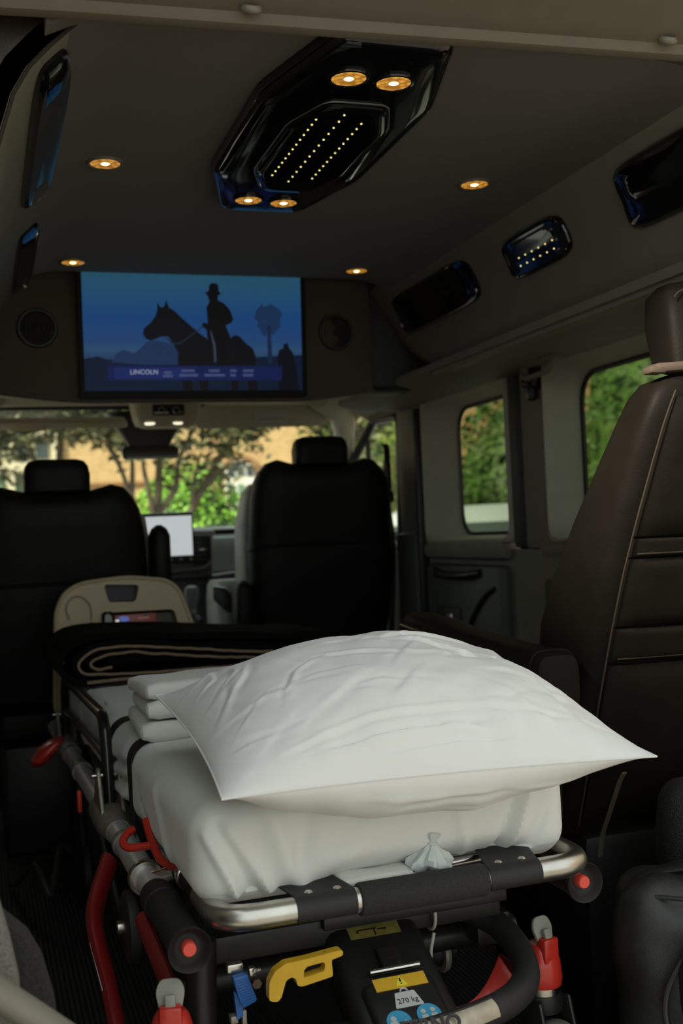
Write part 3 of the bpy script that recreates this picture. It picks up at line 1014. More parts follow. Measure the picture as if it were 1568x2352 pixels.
def front_seat(loc, dz, label, arm_x, arm_z0, arm_z1, pocket_z):
    rt = empty('front_chair', loc, 0, label, 'seat', 'front seats')
    H = 1.168 + dz
    sec = [(0, .10, .46 + dz, .225, .05, 4), (0, .095, .50 + dz, .255, .075, 4), (0, .07, .70 + dz, .278, .085, 4), (0, .045, .90 + dz, .280, .085, 3.6), (0, .02, 1.04 + dz, .272, .08, 3.4), (0, .008, 1.10 + dz, .258, .075, 3.2), (0, .004, H - .035, .240, .068, 3), (0, .002, H - .014, .212, .056, 3), (0, .002, H - .003, .17, .040, 3), (0, .002, H, .11, .02, 3)]
    sb = MB().loft(sec, 72)
    for v in sb.v:
        if v.z > H - .09:
            v.z += .022 * math.exp(-((abs(v.x) - .185) / .05) ** 2) * min(1, (v.z - H + .09) / .07) - .012 * math.exp(-(v.x / .11) ** 2) * min(1, (v.z - H + .09) / .07)
    sb.build('seat_back', M_seat, rt)
    # padded inner bolster on the aisle side, its pale grey painting in windscreen light
    b2 = MB().loft([(arm_x * .80, .17, .50 + dz, .035, .07, 3), (arm_x * .84, .15, .75 + dz, .036, .08, 3), (arm_x * .84, .12, .95 + dz, .036, .075, 3), (arm_x * .80, .085, 1.07 + dz, .03, .06, 3), (arm_x * .77, .075, 1.10 + dz, .015, .03, 3)], 24)
    b2.build('lit_side_bolster', M_grey_and_lit_side, rt)
    hz = H - .012
    MB().loft([(0, .0, hz, .090, .035, 4), (0, .0, hz + .01, .103, .048, 4.5), (0, -.002, hz + .06, .104, .052, 4.5), (0, -.004, hz + .088, .098, .048, 4.5), (0, -.004, hz + .104, .086, .040, 4), (0, -.004, hz + .110, .066, .026, 4)], 48).build('headrest', M_seat, rt)
    pz = pocket_z
    pk = MB().loft([(0, .088, .50 + dz, .250, .078, 4), (0, .066, .70 + dz, .280, .094, 4), (0, .052, pz - .06, .284, .094, 3.8), (0, .049, pz, .284, .095, 3.8)], 56).build('back_pocket', M_seat, rt)
    pts = []
    for j in range(29):
        a = math.pi + math.pi * j / 28
        c_, s_ = math.cos(a), math.sin(a)
        pts.append((.284 * math.copysign(abs(c_) ** (2 / 3.8), c_), .049 + .096 * math.copysign(abs(s_) ** (2 / 3.8), s_), pz - .012 * abs(c_) ** 2 + .0))
    MB().tube(pts, .006, 8).build('pocket_hem', M_seat, pk)
    MB().box((0, .32, .42 + dz * .8), (.46, .50, .14), bev=.05, seg=4).build('seat_cushion', M_seat, rt)
    MB().box((0, .30, .175 + dz * .4), (.40, .40, .35 + dz * .8), bev=.02).build('pedestal', M_black, rt)
    MB().loft([(arm_x, .03, arm_z0, .020, .03, 3), (arm_x, .03, arm_z0 + .02, .033, .045, 3), (arm_x, .02, (arm_z0 + arm_z1) / 2, .036, .05, 3), (arm_x, .01, arm_z1 - .035, .034, .048, 3), (arm_x, .008, arm_z1 - .012, .024, .036, 2.6), (arm_x, .008, arm_z1, .008, .012, 2.4)], 28).build('armrest', M_seat, rt)
    return rt


front_seat((-.425, 3.66, 0), 0., 'black leather driver seat with folded armrest behind the cream device', .32, .72, 1.045, .872)
front_seat((.548, 3.96, 0), .085, 'black leather passenger seat with back pocket in front of the windscreen', -.315, .52, .835, .955)

# seat belt hanging by the pillar
bl = empty('seat_belt', (.80, 3.97, .9), 0, 'black seat belt hanging beside the passenger window', 'seat belt')
MB().tube(smooth_path([(.02, .02, .42), (.018, .0, .38), (.015, .01, .20), (.02, -.01, .02), (.01, .02, -.3)], 6), .012, 8, flat=(1., .25)).build('webbing', M_strap, bl)
MB().box((.015, .0, .30), (.03, .03, .12), bev=.012).box((.018, 0, .22), (.035, .03, .05), bev=.01).build('height_adjuster', M_black, bl)
MB().box((.01, .01, .10), (.02, .05, .03), bev=.006).build('tongue', M_steel, bl)

# ================================================================== DASHBOARD
db = empty('dashboard', (0, 4.7, .5), 0, 'grey van dashboard with dark centre stack under the windscreen', 'dashboard')
prof = [(.42, .515), (-.08, .508), (-.14, .49), (-.16, .45), (-.155, .36), (-.175, .33), (-.16, .20), (-.05, .10), (.10, -.25), (.42, -.25)]
dm = MB().prism([(p[0], p[1]) for p in prof], 1.74, frame((-.87, 0, 0), (0, 1, 0), (0, 0, 1)), bev=.004)
dm.build('dash_body', M_dash, db)
MB().box((.0, .16, .522), (1.72, .50, .012), bev=.005).build('dash_top', M_dashdark, db)
MB().box((.55, -.172, .30), (.62, .02, .11), bev=.008).build('glovebox', mat('glovebox_grey', (.060, .064, .066), .5), db)
MB().tube([(.20, -.180, .335), (.40, -.182, .348), (.86, -.180, .352)], .008, 10).build('trim_line', M_satin, db)
MB().box((.105, -.175, .33), (.26, .06, .40), bev=.02).build('centre_stack', M_dashdark, db)
vt = MB().box((.193, -.208, .452), (.072, .02, .128), bev=.010).build('vent', M_black, db)
MB().box((.195, -.170, .513), (.105, .11, .028), bev=.012).build('vent_hood', M_dash, db)
for k in range(7):
    MB().box((.193, -.219, .402 + .0165 * k), (.056, .012, .004), rot=(R(25), 0, 0)).build('vent_slat', M_dashdark, vt)
MB().box((.193, -.224, .448), (.030, .010, .008), bev=.002).build('vent_tab', M_satin, vt)
MB().tube(bent([(.233, -.215, .52), (.233, -.215, .40), (.195, -.215, .372), (.04, -.215, .365)], .03), .006, 8).build('stack_trim', M_satin, db)
MB().box((.12, -.20, .342), (.21, .09, .030), bev=.012).build('tray', M_black, db)
sc = MB().box((.050, -.225, .500), (.214, .022, .205), bev=.008).build('screen_frame', M_black, db)
MB().box((.054, -.2375, .508), (.190, .002, .160), bev=.0005).build('screen_glass', mat('bright_screen', (.5, .5, .5), .2, emit=(.62, .66, .68), emit_s=.62), sc)
for x in (.02, .06, .10, .14):
    MB().lathe([(0, 0), (.006, 0), (.006, .003), (0, .003)], 12, frame((x, -.236, .414), (1, 0, 0), (0, 0, 1))).build('screen_button', M_greyplast, sc)
gl = empty('gear_lever', (.110, 4.32, .60), 0, 'gear lever with a chrome collar below the dashboard', 'gear lever')
MB().loft([(0, 0, .0, .05, .05, 3), (0, 0, .08, .040, .04, 3), (0, 0, .10, .02, .02, 2)], 24).build('gaiter', M_black, gl)
MB().loft([(0, 0, .09, .014, .014, 2), (0, 0, .13, .022, .02, 3), (0, -.005, .18, .030, .026, 3), (0, -.008, .205, .026, .022, 3), (0, -.008, .213, .012, .01, 3)], 24).build('knob', mat('smoky_knob', (.16, .18, .19), .15), gl)
MB().lathe([(.018, .10), (.021, .105), (.021, .118), (.017, .122)], 20).build('collar', M_chrome, gl)
MB().box((.10, 4.30, .30), (.26, .40, .56), bev=.03).build('floor_console', M_greyplast)
tag(bpy.data.objects['floor_console'], 'grey floor console carrying the gear lever', 'console')
ck = empty('cup_console', (.235, 4.22, .0), 0, 'grey padded console with a dark angled pocket beside the passenger seat', 'console')
MB().loft([(0, 0, .0, .072, .12, 5), (0, 0, .62, .076, .12, 5), (0, 0, .76, .076, .11, 4.5), (0, .01, .81, .070, .10, 4), (0, .01, .83, .06, .075, 4)], 40).build('console_body', M_grey_and_lit_side, ck)
MB().prism(round_poly([(-.082, .815), (-.035, .805), (.000, .755), (.005, .705), (-.035, .715), (-.085, .765)], .012), .014, frame((0, -.116, 0), (1, 0, 0), (0, 0, 1)), bev=.003).build('pocket', M_dashdark, ck)
MB().tube(bent([(-.084, -.132, .812), (-.035, -.132, .803), (.002, -.132, .752), (.004, -.132, .725)], .012), .004, 8).build('pocket_trim', M_satin, ck)

# ================================================================== CREAM DEVICE BEHIND THE DRIVER SEAT
dv = empty('medical_monitor', (-.255, 3.47, 0), 0, 'cream plastic medical monitor with a carry slot and dark screen', 'monitor')


def D(x, z):
    return (x + .255, z)


outer = round_poly([D(-.476, .50), D(-.462, .80), D(-.435, .855), D(-.385, .880), D(-.25, .890), D(-.135, .874), D(-.100, .845), D(-.060, .73), D(-.035, .56), D(-.03, .50)], .03, 5)
slot = round_poly([D(-.322, .872), D(-.309, .818), D(-.229, .815), D(-.218, .865)], .012, 4)
wind = round_poly([D(-.322, .788), D(-.116, .786), D(-.088, .66), D(-.090, .54), D(-.322, .54)], .014, 4)
holed(outer, [slot, wind], .11, frame((0, .0, 0), (1, 0, 0), (0, 0, 1))).build('body', M_cream, dv)
MB().tube([(p[0], -.110, p[1]) for p in outer], .006, 8, closed=True).build('edge_bead', M_cream, dv)
MB().box((.0, -.055, .25), (.36, .09, .50), bev=.01).build('stand', M_black, dv)
MB().box((-.015, -.045, .846), (.11, .05, .055)).build('slot_back', M_black, dv)
MB().box((.05, -.045, .64), (.245, .05, .27)).build('screen_back', mat('olive_recess', (.075, .07, .045), .45), dv)
ds = MB().box((.025, -.085, .735), (.125, .02, .085), bev=.003).build('display', mat('maroon_display', (.10, .022, .016), .35, emit=(.06, .012, .008), emit_s=.5), dv)
MB().lathe([(0, 0), (.018, 0), (.018, .001), (0, .001)], 24, frame((-.012, -.0955, .765), (1, 0, 0), (0, 0, 1)) @ Matrix.Scale(.5, 4, (0, 1, 0))).build('blue_oval', mat('display_blue', (.1, .13, .35), .4, emit=(.05, .07, .22), emit_s=1.), ds)
for k, (x, z, w) in enumerate(((.048, .765, .035), (.02, .742, .06), (.03, .728, .07), (.015, .712, .05))):
    MB().box((x, -.0958, z), (w, .0008, .004)).build('display_line', mat('display_print', (.25, .12, .09), .4, emit=(.10, .04, .03), emit_s=1.), ds)
MB().box((.056, -.0958, .772), (.012, .0008, .010)).build('display_icon', mat('display_icon', (.2, .22, .28), .4), ds)
MB().tube([(.035, -.098, .700), (.085, -.098, .700)], .004, 8).build('green_line', mat('green_glow', (.05, .3, .2), .4, emit=(.02, .20, .12), emit_s=1.), dv)
cl = MB().loft([(-.058, -.118, .690, .016, .012, 4), (-.058, -.118, .72, .020, .014, 4), (-.060, -.118, .785, .018, .014, 4), (-.060, -.118, .792, .012, .01, 3)], 24).build('clip_sensor', M_gloss, dv)
MB().box((-.036, -.120, .735), (.022, .014, .07), bev=.005, rot=(0, R(8), 0)).build('clip_lever', M_steel, cl)
MB().lathe([(0, 0), (.006, 0), (.006, .003), (0, .003)], 12, frame((-.03, -.128, .742), (1, 0, 0), (0, 0, 1))).build('clip_light', mat('dim_amber', (.35, .10, .02), .4), cl)
MB().tube(smooth_path([(-.170, -.118, .775), (-.178, -.118, .81), (-.160, -.118, .838), (-.130, -.118, .838), (-.108, -.118, .81), (-.106, -.118, .770)], 8), .0022, 8).build('cable_loop', mat('clear_tubing', (.42, .38, .28), .3), dv)
MB().lathe([(.003, .012), (.015, .006), (.013, .0), (.004, -.014), (.003, -.03)], 20, frame((-.108, -.119, .752), (1, 0, 0), (0, 1, 0))).build('cable_plug', M_black, dv)

# ================================================================== BROWN LEATHER CHAIR (seen from behind)
ch = empty('captain_chair', (.60, 1.90, 0), 0, 'brown black leather captain chair seen from behind beside the stretcher', 'chair')


def CH(o):
    o.data.transform(Matrix.Translation((-.60, -1.90, 0)))
    o.parent = ch
    return o


BACK = [(.40, 1.900, 2.08, .235), (.55, 1.835, 2.03, .238), (.68, 1.782, 2.005, .240), (.80, 1.732, 1.985, .240), (.90, 1.690, 1.92, .238), (1.00, 1.645, 1.84, .232), (1.10, 1.602, 1.755, .222), (1.16, 1.580, 1.71, .212), (1.20, 1.572, 1.690, .198), (1.225, 1.580, 1.676, .178), (1.237, 1.600, 1.655, .145)]
CH(MB().loft([(.60, (a + b_) / 2, z, hx, (b_ - a) / 2, 6) for z, a, b_, hx in BACK], 72).build('seat_back', M_chair))


def back_y(z):
    for (z0, a0, _, h0), (z1, a1, _, h1) in zip(BACK, BACK[1:]):
        if z0 <= z <= z1:
            t = (z - z0) / (z1 - z0)
            return a0 + (a1 - a0) * t, h0 + (h1 - h0) * t
    return BACK[-1][1], BACK[-1][3]


def back_panel(name, z0, z1, puff, m, mid=0.):
    def fn(u, v):
        z = z0 + (z1 - z0) * v
        y, hx = back_y(z)
        hx = hx - .035
        e = (1 - abs(2 * u - 1) ** 10) * (1 - abs(2 * v - 1) ** 8)
        return (.60 - hx + 2 * hx * u, y - .004 - puff * max(0, e) - mid * math.sin(math.pi * u), z)
    return CH(MB().slab(fn, 30, 16, (0, .012, 0)).build(name, m))


back_panel('back_panel', .966, 1.195, .012, M_chair, .012)
back_panel('back_band', .930, .962, .008, M_chair, .012)
back_panel('back_panel', .808, .927, .010, M_chair, .012)
back_panel('back_band', .742, .803, .010, M_chair, .012)
back_panel('back_panel', .43, .735, .010, M_chair, .012)
for s in (-1, 1):
    pts = []
    for i in range(30):
        z = .42 + (1.205 - .42) * i / 29
        y, hx = back_y(z)
        pts.append((.60 + s * (hx - .026), y - .006, z))
    CH(MB().tube(pts, .0016, 8).build('piping', M_stitch))
for z in (.930, .742):
    y, hx = back_y(z)
    CH(MB().tube([(.60 - .195 + .39 * i / 20, back_y(z)[0] - .0145 - .012 * math.sin(math.pi * i / 20), z + .006) for i in range(21)], .0012, 5).build('stitch_line', M_stitch))
hr = CH(MB().loft([(.61, 1.665, 1.245, .11, .03, 4), (.61, 1.665, 1.255, .135, .05, 5), (.61, 1.672, 1.33, .140, .058, 5), (.61, 1.682, 1.385, .132, .052, 5), (.61, 1.686, 1.405, .112, .04, 4), (.61, 1.688, 1.412, .08, .02, 4)], 48).build('headrest', M_chair))
CH(MB().tube([(.61 + .128 * math.cos(a), 1.628, 1.372 + .028 * math.sin(a)) for a in [math.pi * i / 24 for i in range(25)]], .0016, 6).build('headrest_stitching', M_stitch))
CH(MB().box((.455, 1.605, 1.248), (.085, .04, .016), bev=.006, rot=(0, R(-4), 0)).box((.415, 1.600, 1.242), (.03, .03, .012), bev=.004).build('belt_guide', mat('tan_belt_guide', (.085, .06, .045), .5)))
CH(MB().box((.60, 2.20, .47), (.47, .42, .15), bev=.05, seg=4).build('seat_cushion', M_chair))
CH(MB().box((.60, 2.10, .20), (.40, .44, .40), bev=.02).build('pedestal', M_seat))
arm = MB()
asec = [(1.752, .712, .030, .030), (1.757, .712, .040, .050), (1.775, .712, .045, .057), (1.90, .716, .046, .056), (2.10, .730, .046, .050), (2.30, .752, .046, .046), (2.40, .762, .044, .040), (2.430, .764, .034, .028), (2.437, .764, .018, .014)]
arm.loft([(.295, -cz, y, hx, hz, 4) for y, cz, hx, hz in asec], 40, Matrix.Rotation(R(-90), 4, 'X'))
ao = CH(arm.build('armrest', M_chair))
pts = []
for j in range(40):
    a = 2 * math.pi * j / 40
    c_, s_ = math.cos(a), math.sin(a)
    pts.append((.295 + .0455 * math.copysign(abs(c_) ** .5, c_), 1.779, .712 + .0575 * math.copysign(abs(s_) ** .5, s_)))
o = MB().tube(pts, .0028, 8, closed=True).build('piping', M_chair)
CH(o)
CH(MB().tube([(.247, 2.05, .742), (.246, 2.20, .758), (.247, 2.40, .772)], .010, 10, flat=(.5, 1.)).build('arm_strip', M_gloss))
CH(MB().box((.33, 1.90, .56), (.03, .10, .24), bev=.01).build('arm_bracket', M_black))
CH(MB().tube(bent([(.375, 1.690, .56), (.372, 1.700, .545), (.370, 1.765, .435), (.370, 1.775, .395)], .012), .0065, 8, flat=(1., .35)).build('tilt_lever', mat('bronze_metal', (.20, .16, .11), .4, .8)))

# ================================================================== BLACK BAGS BY THE TAILGATE


def softbox(c, d, r, res, amp, freq, rz, seed):
    """rounded cushion-like box with sagging cloth"""
    bm = bmesh.new()
    bmesh.ops.create_cube(bm, size=2)
    bmesh.ops.subdivide_edges(bm, edges=list(bm.edges), cuts=res, use_grid_fill=True)
    h = Vector(d) * .5
    M = Matrix.Translation(Vector(c)) @ Matrix.Rotation(rz, 4, 'Z')
    for v in bm.verts:
        p = Vector((v.co.x * h.x, v.co.y * h.y, v.co.z * h.z))
        inner = Vector((max(-h.x + r, min(h.x - r, p.x)), max(-h.y + r, min(h.y - r, p.y)), max(-h.z + r, min(h.z - r, p.z))))
        dd = p - inner
        nn = dd.normalized() if dd.length > 1e-9 else Vector((0, 0, 1))
        q = inner + nn * r if dd.length > 1e-9 else p
        w = noise.noise(q * freq + Vector((seed, seed * 2, 0))) + .5 * noise.noise(q * freq * 2.3 + Vector((0, seed, 3)))
        v.co = M @ (q + nn * amp * w)
    bm.verts.index_update()
    b = MB().add([v.co.copy() for v in bm.verts], [tuple(v.index for v in f.verts) for f in bm.faces])
    bm.free()
    return b


bg = empty('duffel_bag', (.475, 1.49, 0), R(-34), 'black nylon duffel bag with a piped front pocket by the tailgate', 'bag')
softbox((.02, 0, .215), (.46, .22, .43), .06, 34, .026, 6, 0, 3).build('body', M_nylon, bg)
fp = round_poly([(-.150, .04), (.24, .04), (.24, .37), (.02, .405), (-.10, .37), (-.150, .28), (-.120, .17)], .05, 6)
pb0 = MB().prism(fp, .045, frame((0, -.110, 0), (1, 0, 0), (0, 0, 1)), bev=.016)
pk = pb0.build('pocket_wall', M_nylon, bg)
softbox((.055, -.150, .215), (.34, .05, .29), .024, 22, .014, 9, 0, 14).build('pocket_face', M_nylon, pk)
MB().tube([(p[0], -.153, p[1]) for p in fp], .0042, 8, closed=True).build('piping', mat('bag_piping', (.035, .035, .035), .45), pk)
MB().prism(round_poly([(-.10, .05), (.22, .05), (.22, .19), (-.075, .195)], .02), .008, frame((0, -.176, 0), (1, 0, 0), (0, 0, 1)), bev=.002).build('mesh_pouch', M_mesh, pk)
MB().tube([(-.16, -.09, .415), (-.10, -.112, .42), (-.05, -.115, .425), (.2, -.115, .425)], .004, 8).build('top_seam', mat('bag_piping', (.035, .035, .035), .45), bg)
MB().tube(smooth_path([(-.21, .0, .36), (-.16, -.02, .425), (.0, -.03, .45), (.16, -.02, .425), (.22, .0, .36)], 8), .014, 10, flat=(1.3, .4)).build('handle', M_strap, bg)
bk = empty('backpack', (.66, 1.70, 0), R(-8), 'black mesh backpack standing between the duffel bag and the chair', 'bag')
softbox((0, 0, .27), (.40, .12, .52), .05, 18, .012, 6, 0, 9).build('body', M_mesh, bk)
MB().tube(smooth_path([(-.17, -.05, .46), (-.12, -.06, .535), (.0, -.06, .555), (.15, -.06, .54)], 8), .009, 8).build('zip_piping', M_strap, bk)

# ================================================================== STRETCHER
SO = (-.122, 1.49, 0)
SR = R(1.5)
sx_ = empty('ambulance_stretcher', SO, SR, 'wheeled ambulance stretcher with silver end bar and red tipped side rails', 'stretcher')


def P(name, b, m, parent=None, smooth=True):
    return b.build(name, m, parent or sx_, smooth)


RZ = .455
FRY = Matrix.Rotation(R(-90), 4, 'X')          # lathe axis -> +y
for s in (-1, 1):
    x = s * .300
    rail = P('side_rail', MB().tube([(x, .22, RZ), (x, 1.96, RZ)], .0215, 20), M_tube)
    TR = Matrix.Translation((x, 0, RZ)) @ FRY
    grip = P('rail_grip', MB().lathe([(.024, .012), (.0255, .02), (.0255, .19), (.0275, .192), (.0275, .235), (.0258, .245), (.0225, .25)], 32, TR), M_blackrub)
    P('bumper_cup', MB().lathe([(.0245, .03), (.0275, .012), (.0300, .001), (.0305, -.003), (.0295, -.006), (.0275, -.004), (.0235, .006), (.0165, .012), (.0, .013)], 36, TR), M_blackrub, grip)
    P('release_button', MB().lathe([(.0, -.003), (.0085, -.003), (.0098, -.001), (.0100, .004), (.0100, .015), (.0, .015)], 24, TR), M_redbtn, grip)
    for yy, rr_, w in ((.345, .0295, .012), (.56, .0255, .010), (.655, .0250, .008), (1.26, .0255, .02), (1.48, .025, .012)):
        P('collar', MB().lathe([(.0205, yy - w), (rr_ - .002, yy - w), (rr_, yy - w + .003), (rr_, yy + .001), (rr_ - .003, yy + w * .6), (.0215, yy + w * 2.2)], 28, TR), M_cast if yy > .4 else M_steel, rail)
    P('rail_end', MB().lathe([(.0215, 1.95), (.027, 1.96), (.028, 1.99), (.02, 2.005), (.0, 2.007)], 24, TR), M_blackrub, rail)
    # cast brackets that carry the drop side
    for yy in (.80, 1.66):
        bk_ = MB()
        bk_.lathe([(.0225, yy - .13), (.028, yy - .12), (.0325, yy - .08), (.034, yy - .03), (.032, yy + .05), (.0255, yy + .07), (.022, yy + .075)], 28, TR)
        br = P('rail_bracket', bk_, M_cast)
        xi = x
        for dx in (-.020, .020):
            P('bracket_fork', MB().prism(round_poly([(yy - .10, .0), (yy + .03, .0), (yy - .01, .06), (yy - .025, .088), (yy - .047, .088), (yy - .058, .062)], .012), .007, frame((xi + dx - .0035, 0, RZ + .012), (0, 1, 0), (0, 0, 1)), bev=.0015), M_cast, br)
        P('bracket_pin', MB().tube([(xi - .032, yy - .035, RZ + .085), (xi + .032, yy - .035, RZ + .085)], .005, 10), M_steel, br)
    # drop side loop
    lp_ = P('drop_side', MB().tube(bent([(x, .755, .47), (x, .765, .56), (x, .80, .650), (x, 1.60, .640), (x, 1.625, .47)], .055, 8), .0115, 14), M_blackpaint)
    P('mid_bar', MB().tube([(x, .775, .575), (x, 1.61, .555)], .0095, 12), M_blackpaint, lp_)
    # inner litter frame tube
    P('litter_tube', MB().tube([(x * .89 + .012, .16, .487), (x * .89 + .012, 1.80, .487)], .0135, 14), M_blackpaint)
    P('frame_sleeve', MB().tube([(x * .90 + .013, .075, .490), (x * .90 + .013, .20, .489)], .0175, 18), M_blackrub)
    P('sleeve_ring', MB().lathe([(.0185, .198), (.0215, .200), (.0215, .208), (.0185, .210)], 24, Matrix.Translation((x * .90 + .013, 0, .489)) @ FRY), M_steel)
    P('chrome_link', MB().tube([(x * .90 + .013, .21, .489), (x * .90 + .013, .36, .487)], .0155, 16), M_steel)
    P('cross_link', MB().tube([(x, .30, .462), (x * .88, .27, .478)], .013, 14), M_steel)

# U shaped end bar
ux0, ux1, uz = -.262, .290, .494
up = bent([(ux0, .09, uz), (ux0, -.030, uz), (ux1, -.030, uz), (ux1, .09, uz)], .085, 12)
P('end_bar', MB().tube(up, .0175, 22, flat=(1., 1.)), M_alu)
P('foam_grip', MB().lathe([(.0175, -.071), (.0215, -.070), (.0228, -.066), (.0228, .117), (.0215, .121), (.0175, .122)], 32, Matrix.Translation((0, -.030, uz)) @ Matrix.Rotation(R(90), 4, 'Y')), M_foam)


# black cover plates wrapped over the end bar, with two rivets each
def cover(x0, x1, flip):
    def fn(u, v):
        x = x0 + (x1 - x0) * u
        if v < .45:
            a = R(-45) + R(135) * (v / .45)
            r = .0192
            return (x, -.030 - r * math.cos(a), uz + r * math.sin(a))
        t = (v - .45) / .55
        w = (.030 if flip else -.030) * t
        return (x + w * (1 if True else 0), -.030 + .125 * t, uz + .0192 + .010 * t)
    cv = P('cover_plate', MB().slab(fn, 12, 26, lambda u, v: (0, 0, -.0022) if v > .45 else (0, .0015, -.001)), M_blackrub)
    for k, xx in enumerate((x0 + .022, x1 - .022)):
        P('rivet', MB().lathe([(.0, -.001), (.0055, -.001), (.0060, .0005), (.0045, .0022), (.0, .0030)], 16, Matrix.Translation((xx, -.026, uz + .0195))), M_steel, cv)
    return cv


cover(-.162, -.077, False)
cover(.124, .206, True)
P('inner_rod', MB().tube(smooth_path([(-.10, .055, .495), (.02, .028, .503), (.10, .028, .505), (.20, .05, .500)], 6), .0075, 10), M_steel)

# ---- red utility hook on the rail
hk = MB()
hk.tube(smooth_path([(-.255, .235, .498), (-.270, .25, .492), (-.285, .285, .497), (-.290, .315, .512), (-.291, .345, .523), (-.292, .37, .540)], 6), .0065, 12)
hk.tube(smooth_path([(-.290, .318, .512), (-.305, .325, .510), (-.325, .335, .508), (-.333, .350, .512), (-.326, .368, .520), (-.312, .378, .526)], 6), .0065, 12)
P('utility_hook', hk, M_red)

# ---- end frame, housing and controls under the end bar
P('cross_bar', MB().box((-.02, .115, .408), (.46, .030, .038), bev=.003), M_black)
P('cross_bar', MB().box((.065, .105, .425), (.30, .04, .020), bev=.003), M_black)
P('axle_tube', MB().tube([(-.28, .20, .330), (.28, .20, .330)], .02, 16), M_black)
P('actuator', MB().tube([(.05, .25, .31), (.175, .25, .29)], .026, 20), M_black)
P('actuator_ring', MB().lathe([(.020, 0), (.034, 0), (.036, .004), (.034, .010), (.020, .010)], 28, Matrix.Translation((.165, .25, .291)) @ Matrix.Rotation(R(90), 4, 'Y')), M_cast)
P('actuator_knob', MB().lathe([(.0, .034), (.012, .034), (.022, .026), (.024, .016), (.010, .010)], 24, Matrix.Translation((.165, .25, .291)) @ Matrix.Rotation(R(90), 4, 'Y')), M_black)
P('latch_block', MB().box((.215, .18, .355), (.06, .09, .05), bev=.006), M_black)
P('bolt', MB().lathe([(0, 0), (.007, 0), (.008, .002), (.006, .005), (0, .006)], 14, Matrix.Translation((.215, .155, .381))), M_steel)
P('end_post', MB().tube([(-.270, .07, .44), (-.285, .06, .12)], .022, 16), M_black)
# housing: sloping cover whose top runs down towards the tailgate
slope = R(28.6)
HM = Matrix.Translation((-.006, -.003, .355)) @ Matrix.Rotation(slope, 4, 'X')
hs = P('control_housing', MB().box((0, 0, 0), (.150, .30, .07), bev=.02, seg=3, rot=HM @ Matrix.Translation((0, .025, -.037))), M_black)
P('housing_hump', MB().box((0, 0, 0), (.110, .11, .03), bev=.012, seg=3, rot=HM @ Matrix.Translation((-.002, -.045, -.006))), M_black, hs)
P('housing_foot', MB().box((0, 0, 0), (.26, .10, .05), bev=.018, seg=3, rot=HM @ Matrix.Translation((-.045, -.055, -.055))), M_black, hs)
LZ = .0095


def HL(x, y, z=LZ):
    return HM @ Matrix.Translation((x, y, z))


lt = P('spring_latch', MB().box((0, 0, 0), (.032, .040, .010), bev=.003, rot=HM @ Matrix.Translation((.002, .045, .004))), M_blackpaint, hs)
P('latch_bar', MB().tube([HM @ Vector((-.036, .026, .006)), HM @ Vector((.040, .026, .006))], .0045, 10), M_steel, hs)
P('olive_label', MB().box((0, 0, 0), (.080, .022, .0008), rot=HM @ Matrix.Translation((.0, .105, -.0015))), M_olive, hs)
for q, (dx, dy, w, h) in enumerate(((-.01, .003, .028, .002), (.0, -.003, .002, .012), (.012, .0, .014, .002), (-.026, .0, .003, .004))):
    P('label_mark', MB().box((0, 0, 0), (w, h, .0006), rot=HM @ Matrix.Translation((dx, .105 + dy, -.0008))), M_print, hs)
wl_ = P('warning_label', MB().box((0, 0, 0), (.078, .021, .0012), rot=HL(.0, .000)), M_labelyel, hs)
P('warning_triangle', MB().prism([(-.009, -.0075), (.009, -.0075), (0, .0085)], .0006, HL(.0, .0005, LZ + .0007)), M_labeltri, wl_)
P('exclamation', MB().box((0, 0, 0), (.0022, .0062, .0005), rot=HL(.0, .0015, LZ + .0016)).box((0, 0, 0), (.0022, .0018, .0005), rot=HL(.0, -.0042, LZ + .0016)), M_print, wl_)
wt = P('weight_sticker', MB().prism(round_poly([(-.021, -.0125), (.021, -.0125), (.0145, .0125), (-.0145, .0125)], .002, 3), .0007, HL(-.001, -.030)), M_weights, hs)
P('weight_ring', MB().tube([HL(-.001, -.030) @ Vector((.005 * math.cos(a), .0135 + .005 * math.sin(a), .0004)) for a in [math.pi * i / 12 for i in range(13)]], .0013, 6), M_weights, wt)
text_mesh('weight_text', '270 kg', .0115, HL(-.001, -.0325, LZ + .001), M_print, wt, .0002)
for x, yy, two in ((-.025, -.062, 0), (.020, -.060, 1)):
    cs_ = P('pictogram', MB().lathe([(0, 0), (.0175, 0), (.0175, .0007), (0, .0007)], 32, HL(x, yy)), M_labelblue, hs)
    if two:
        for dx in (-.007, .007):
            P('pictogram_figure', MB().lathe([(0, 0), (.0036, 0), (.0036, .0004), (0, .0004)], 16, HL(x + dx, yy + .006, LZ + .0008)).box((0, 0, 0), (.009, .011, .0004), bev=.0, rot=HL(x + dx, yy - .005, LZ + .001)), M_weights, cs_)
    else:
        P('pictogram_figure', MB().lathe([(0, 0), (.0042, 0), (.0042, .0004), (0, .0004)], 16, HL(x - .007, yy + .005, LZ + .0008)).box((0, 0, 0), (.010, .008, .0004), rot=HL(x - .008, yy - .003, LZ + .001)).box((0, 0, 0), (.018, .006, .0004), rot=HL(x + .003, yy - .005, LZ + .001) @ Matrix.Rotation(.3, 4, 'Z')), M_weights, cs_)
arp = P('arrow_sticker', MB().prism(round_poly([(-.018, -.010), (.018, -.010), (.018, .010), (-.018, .010)], .005, 4), .0008, HM @ Matrix.Translation((-.100, -.036, -.0295)) @ Matrix.Rotation(-.12, 4, 'Z')), M_labelblue, hs)
AM = HM @ Matrix.Translation((-.100, -.036, -.0285)) @ Matrix.Rotation(-.12, 4, 'Z')
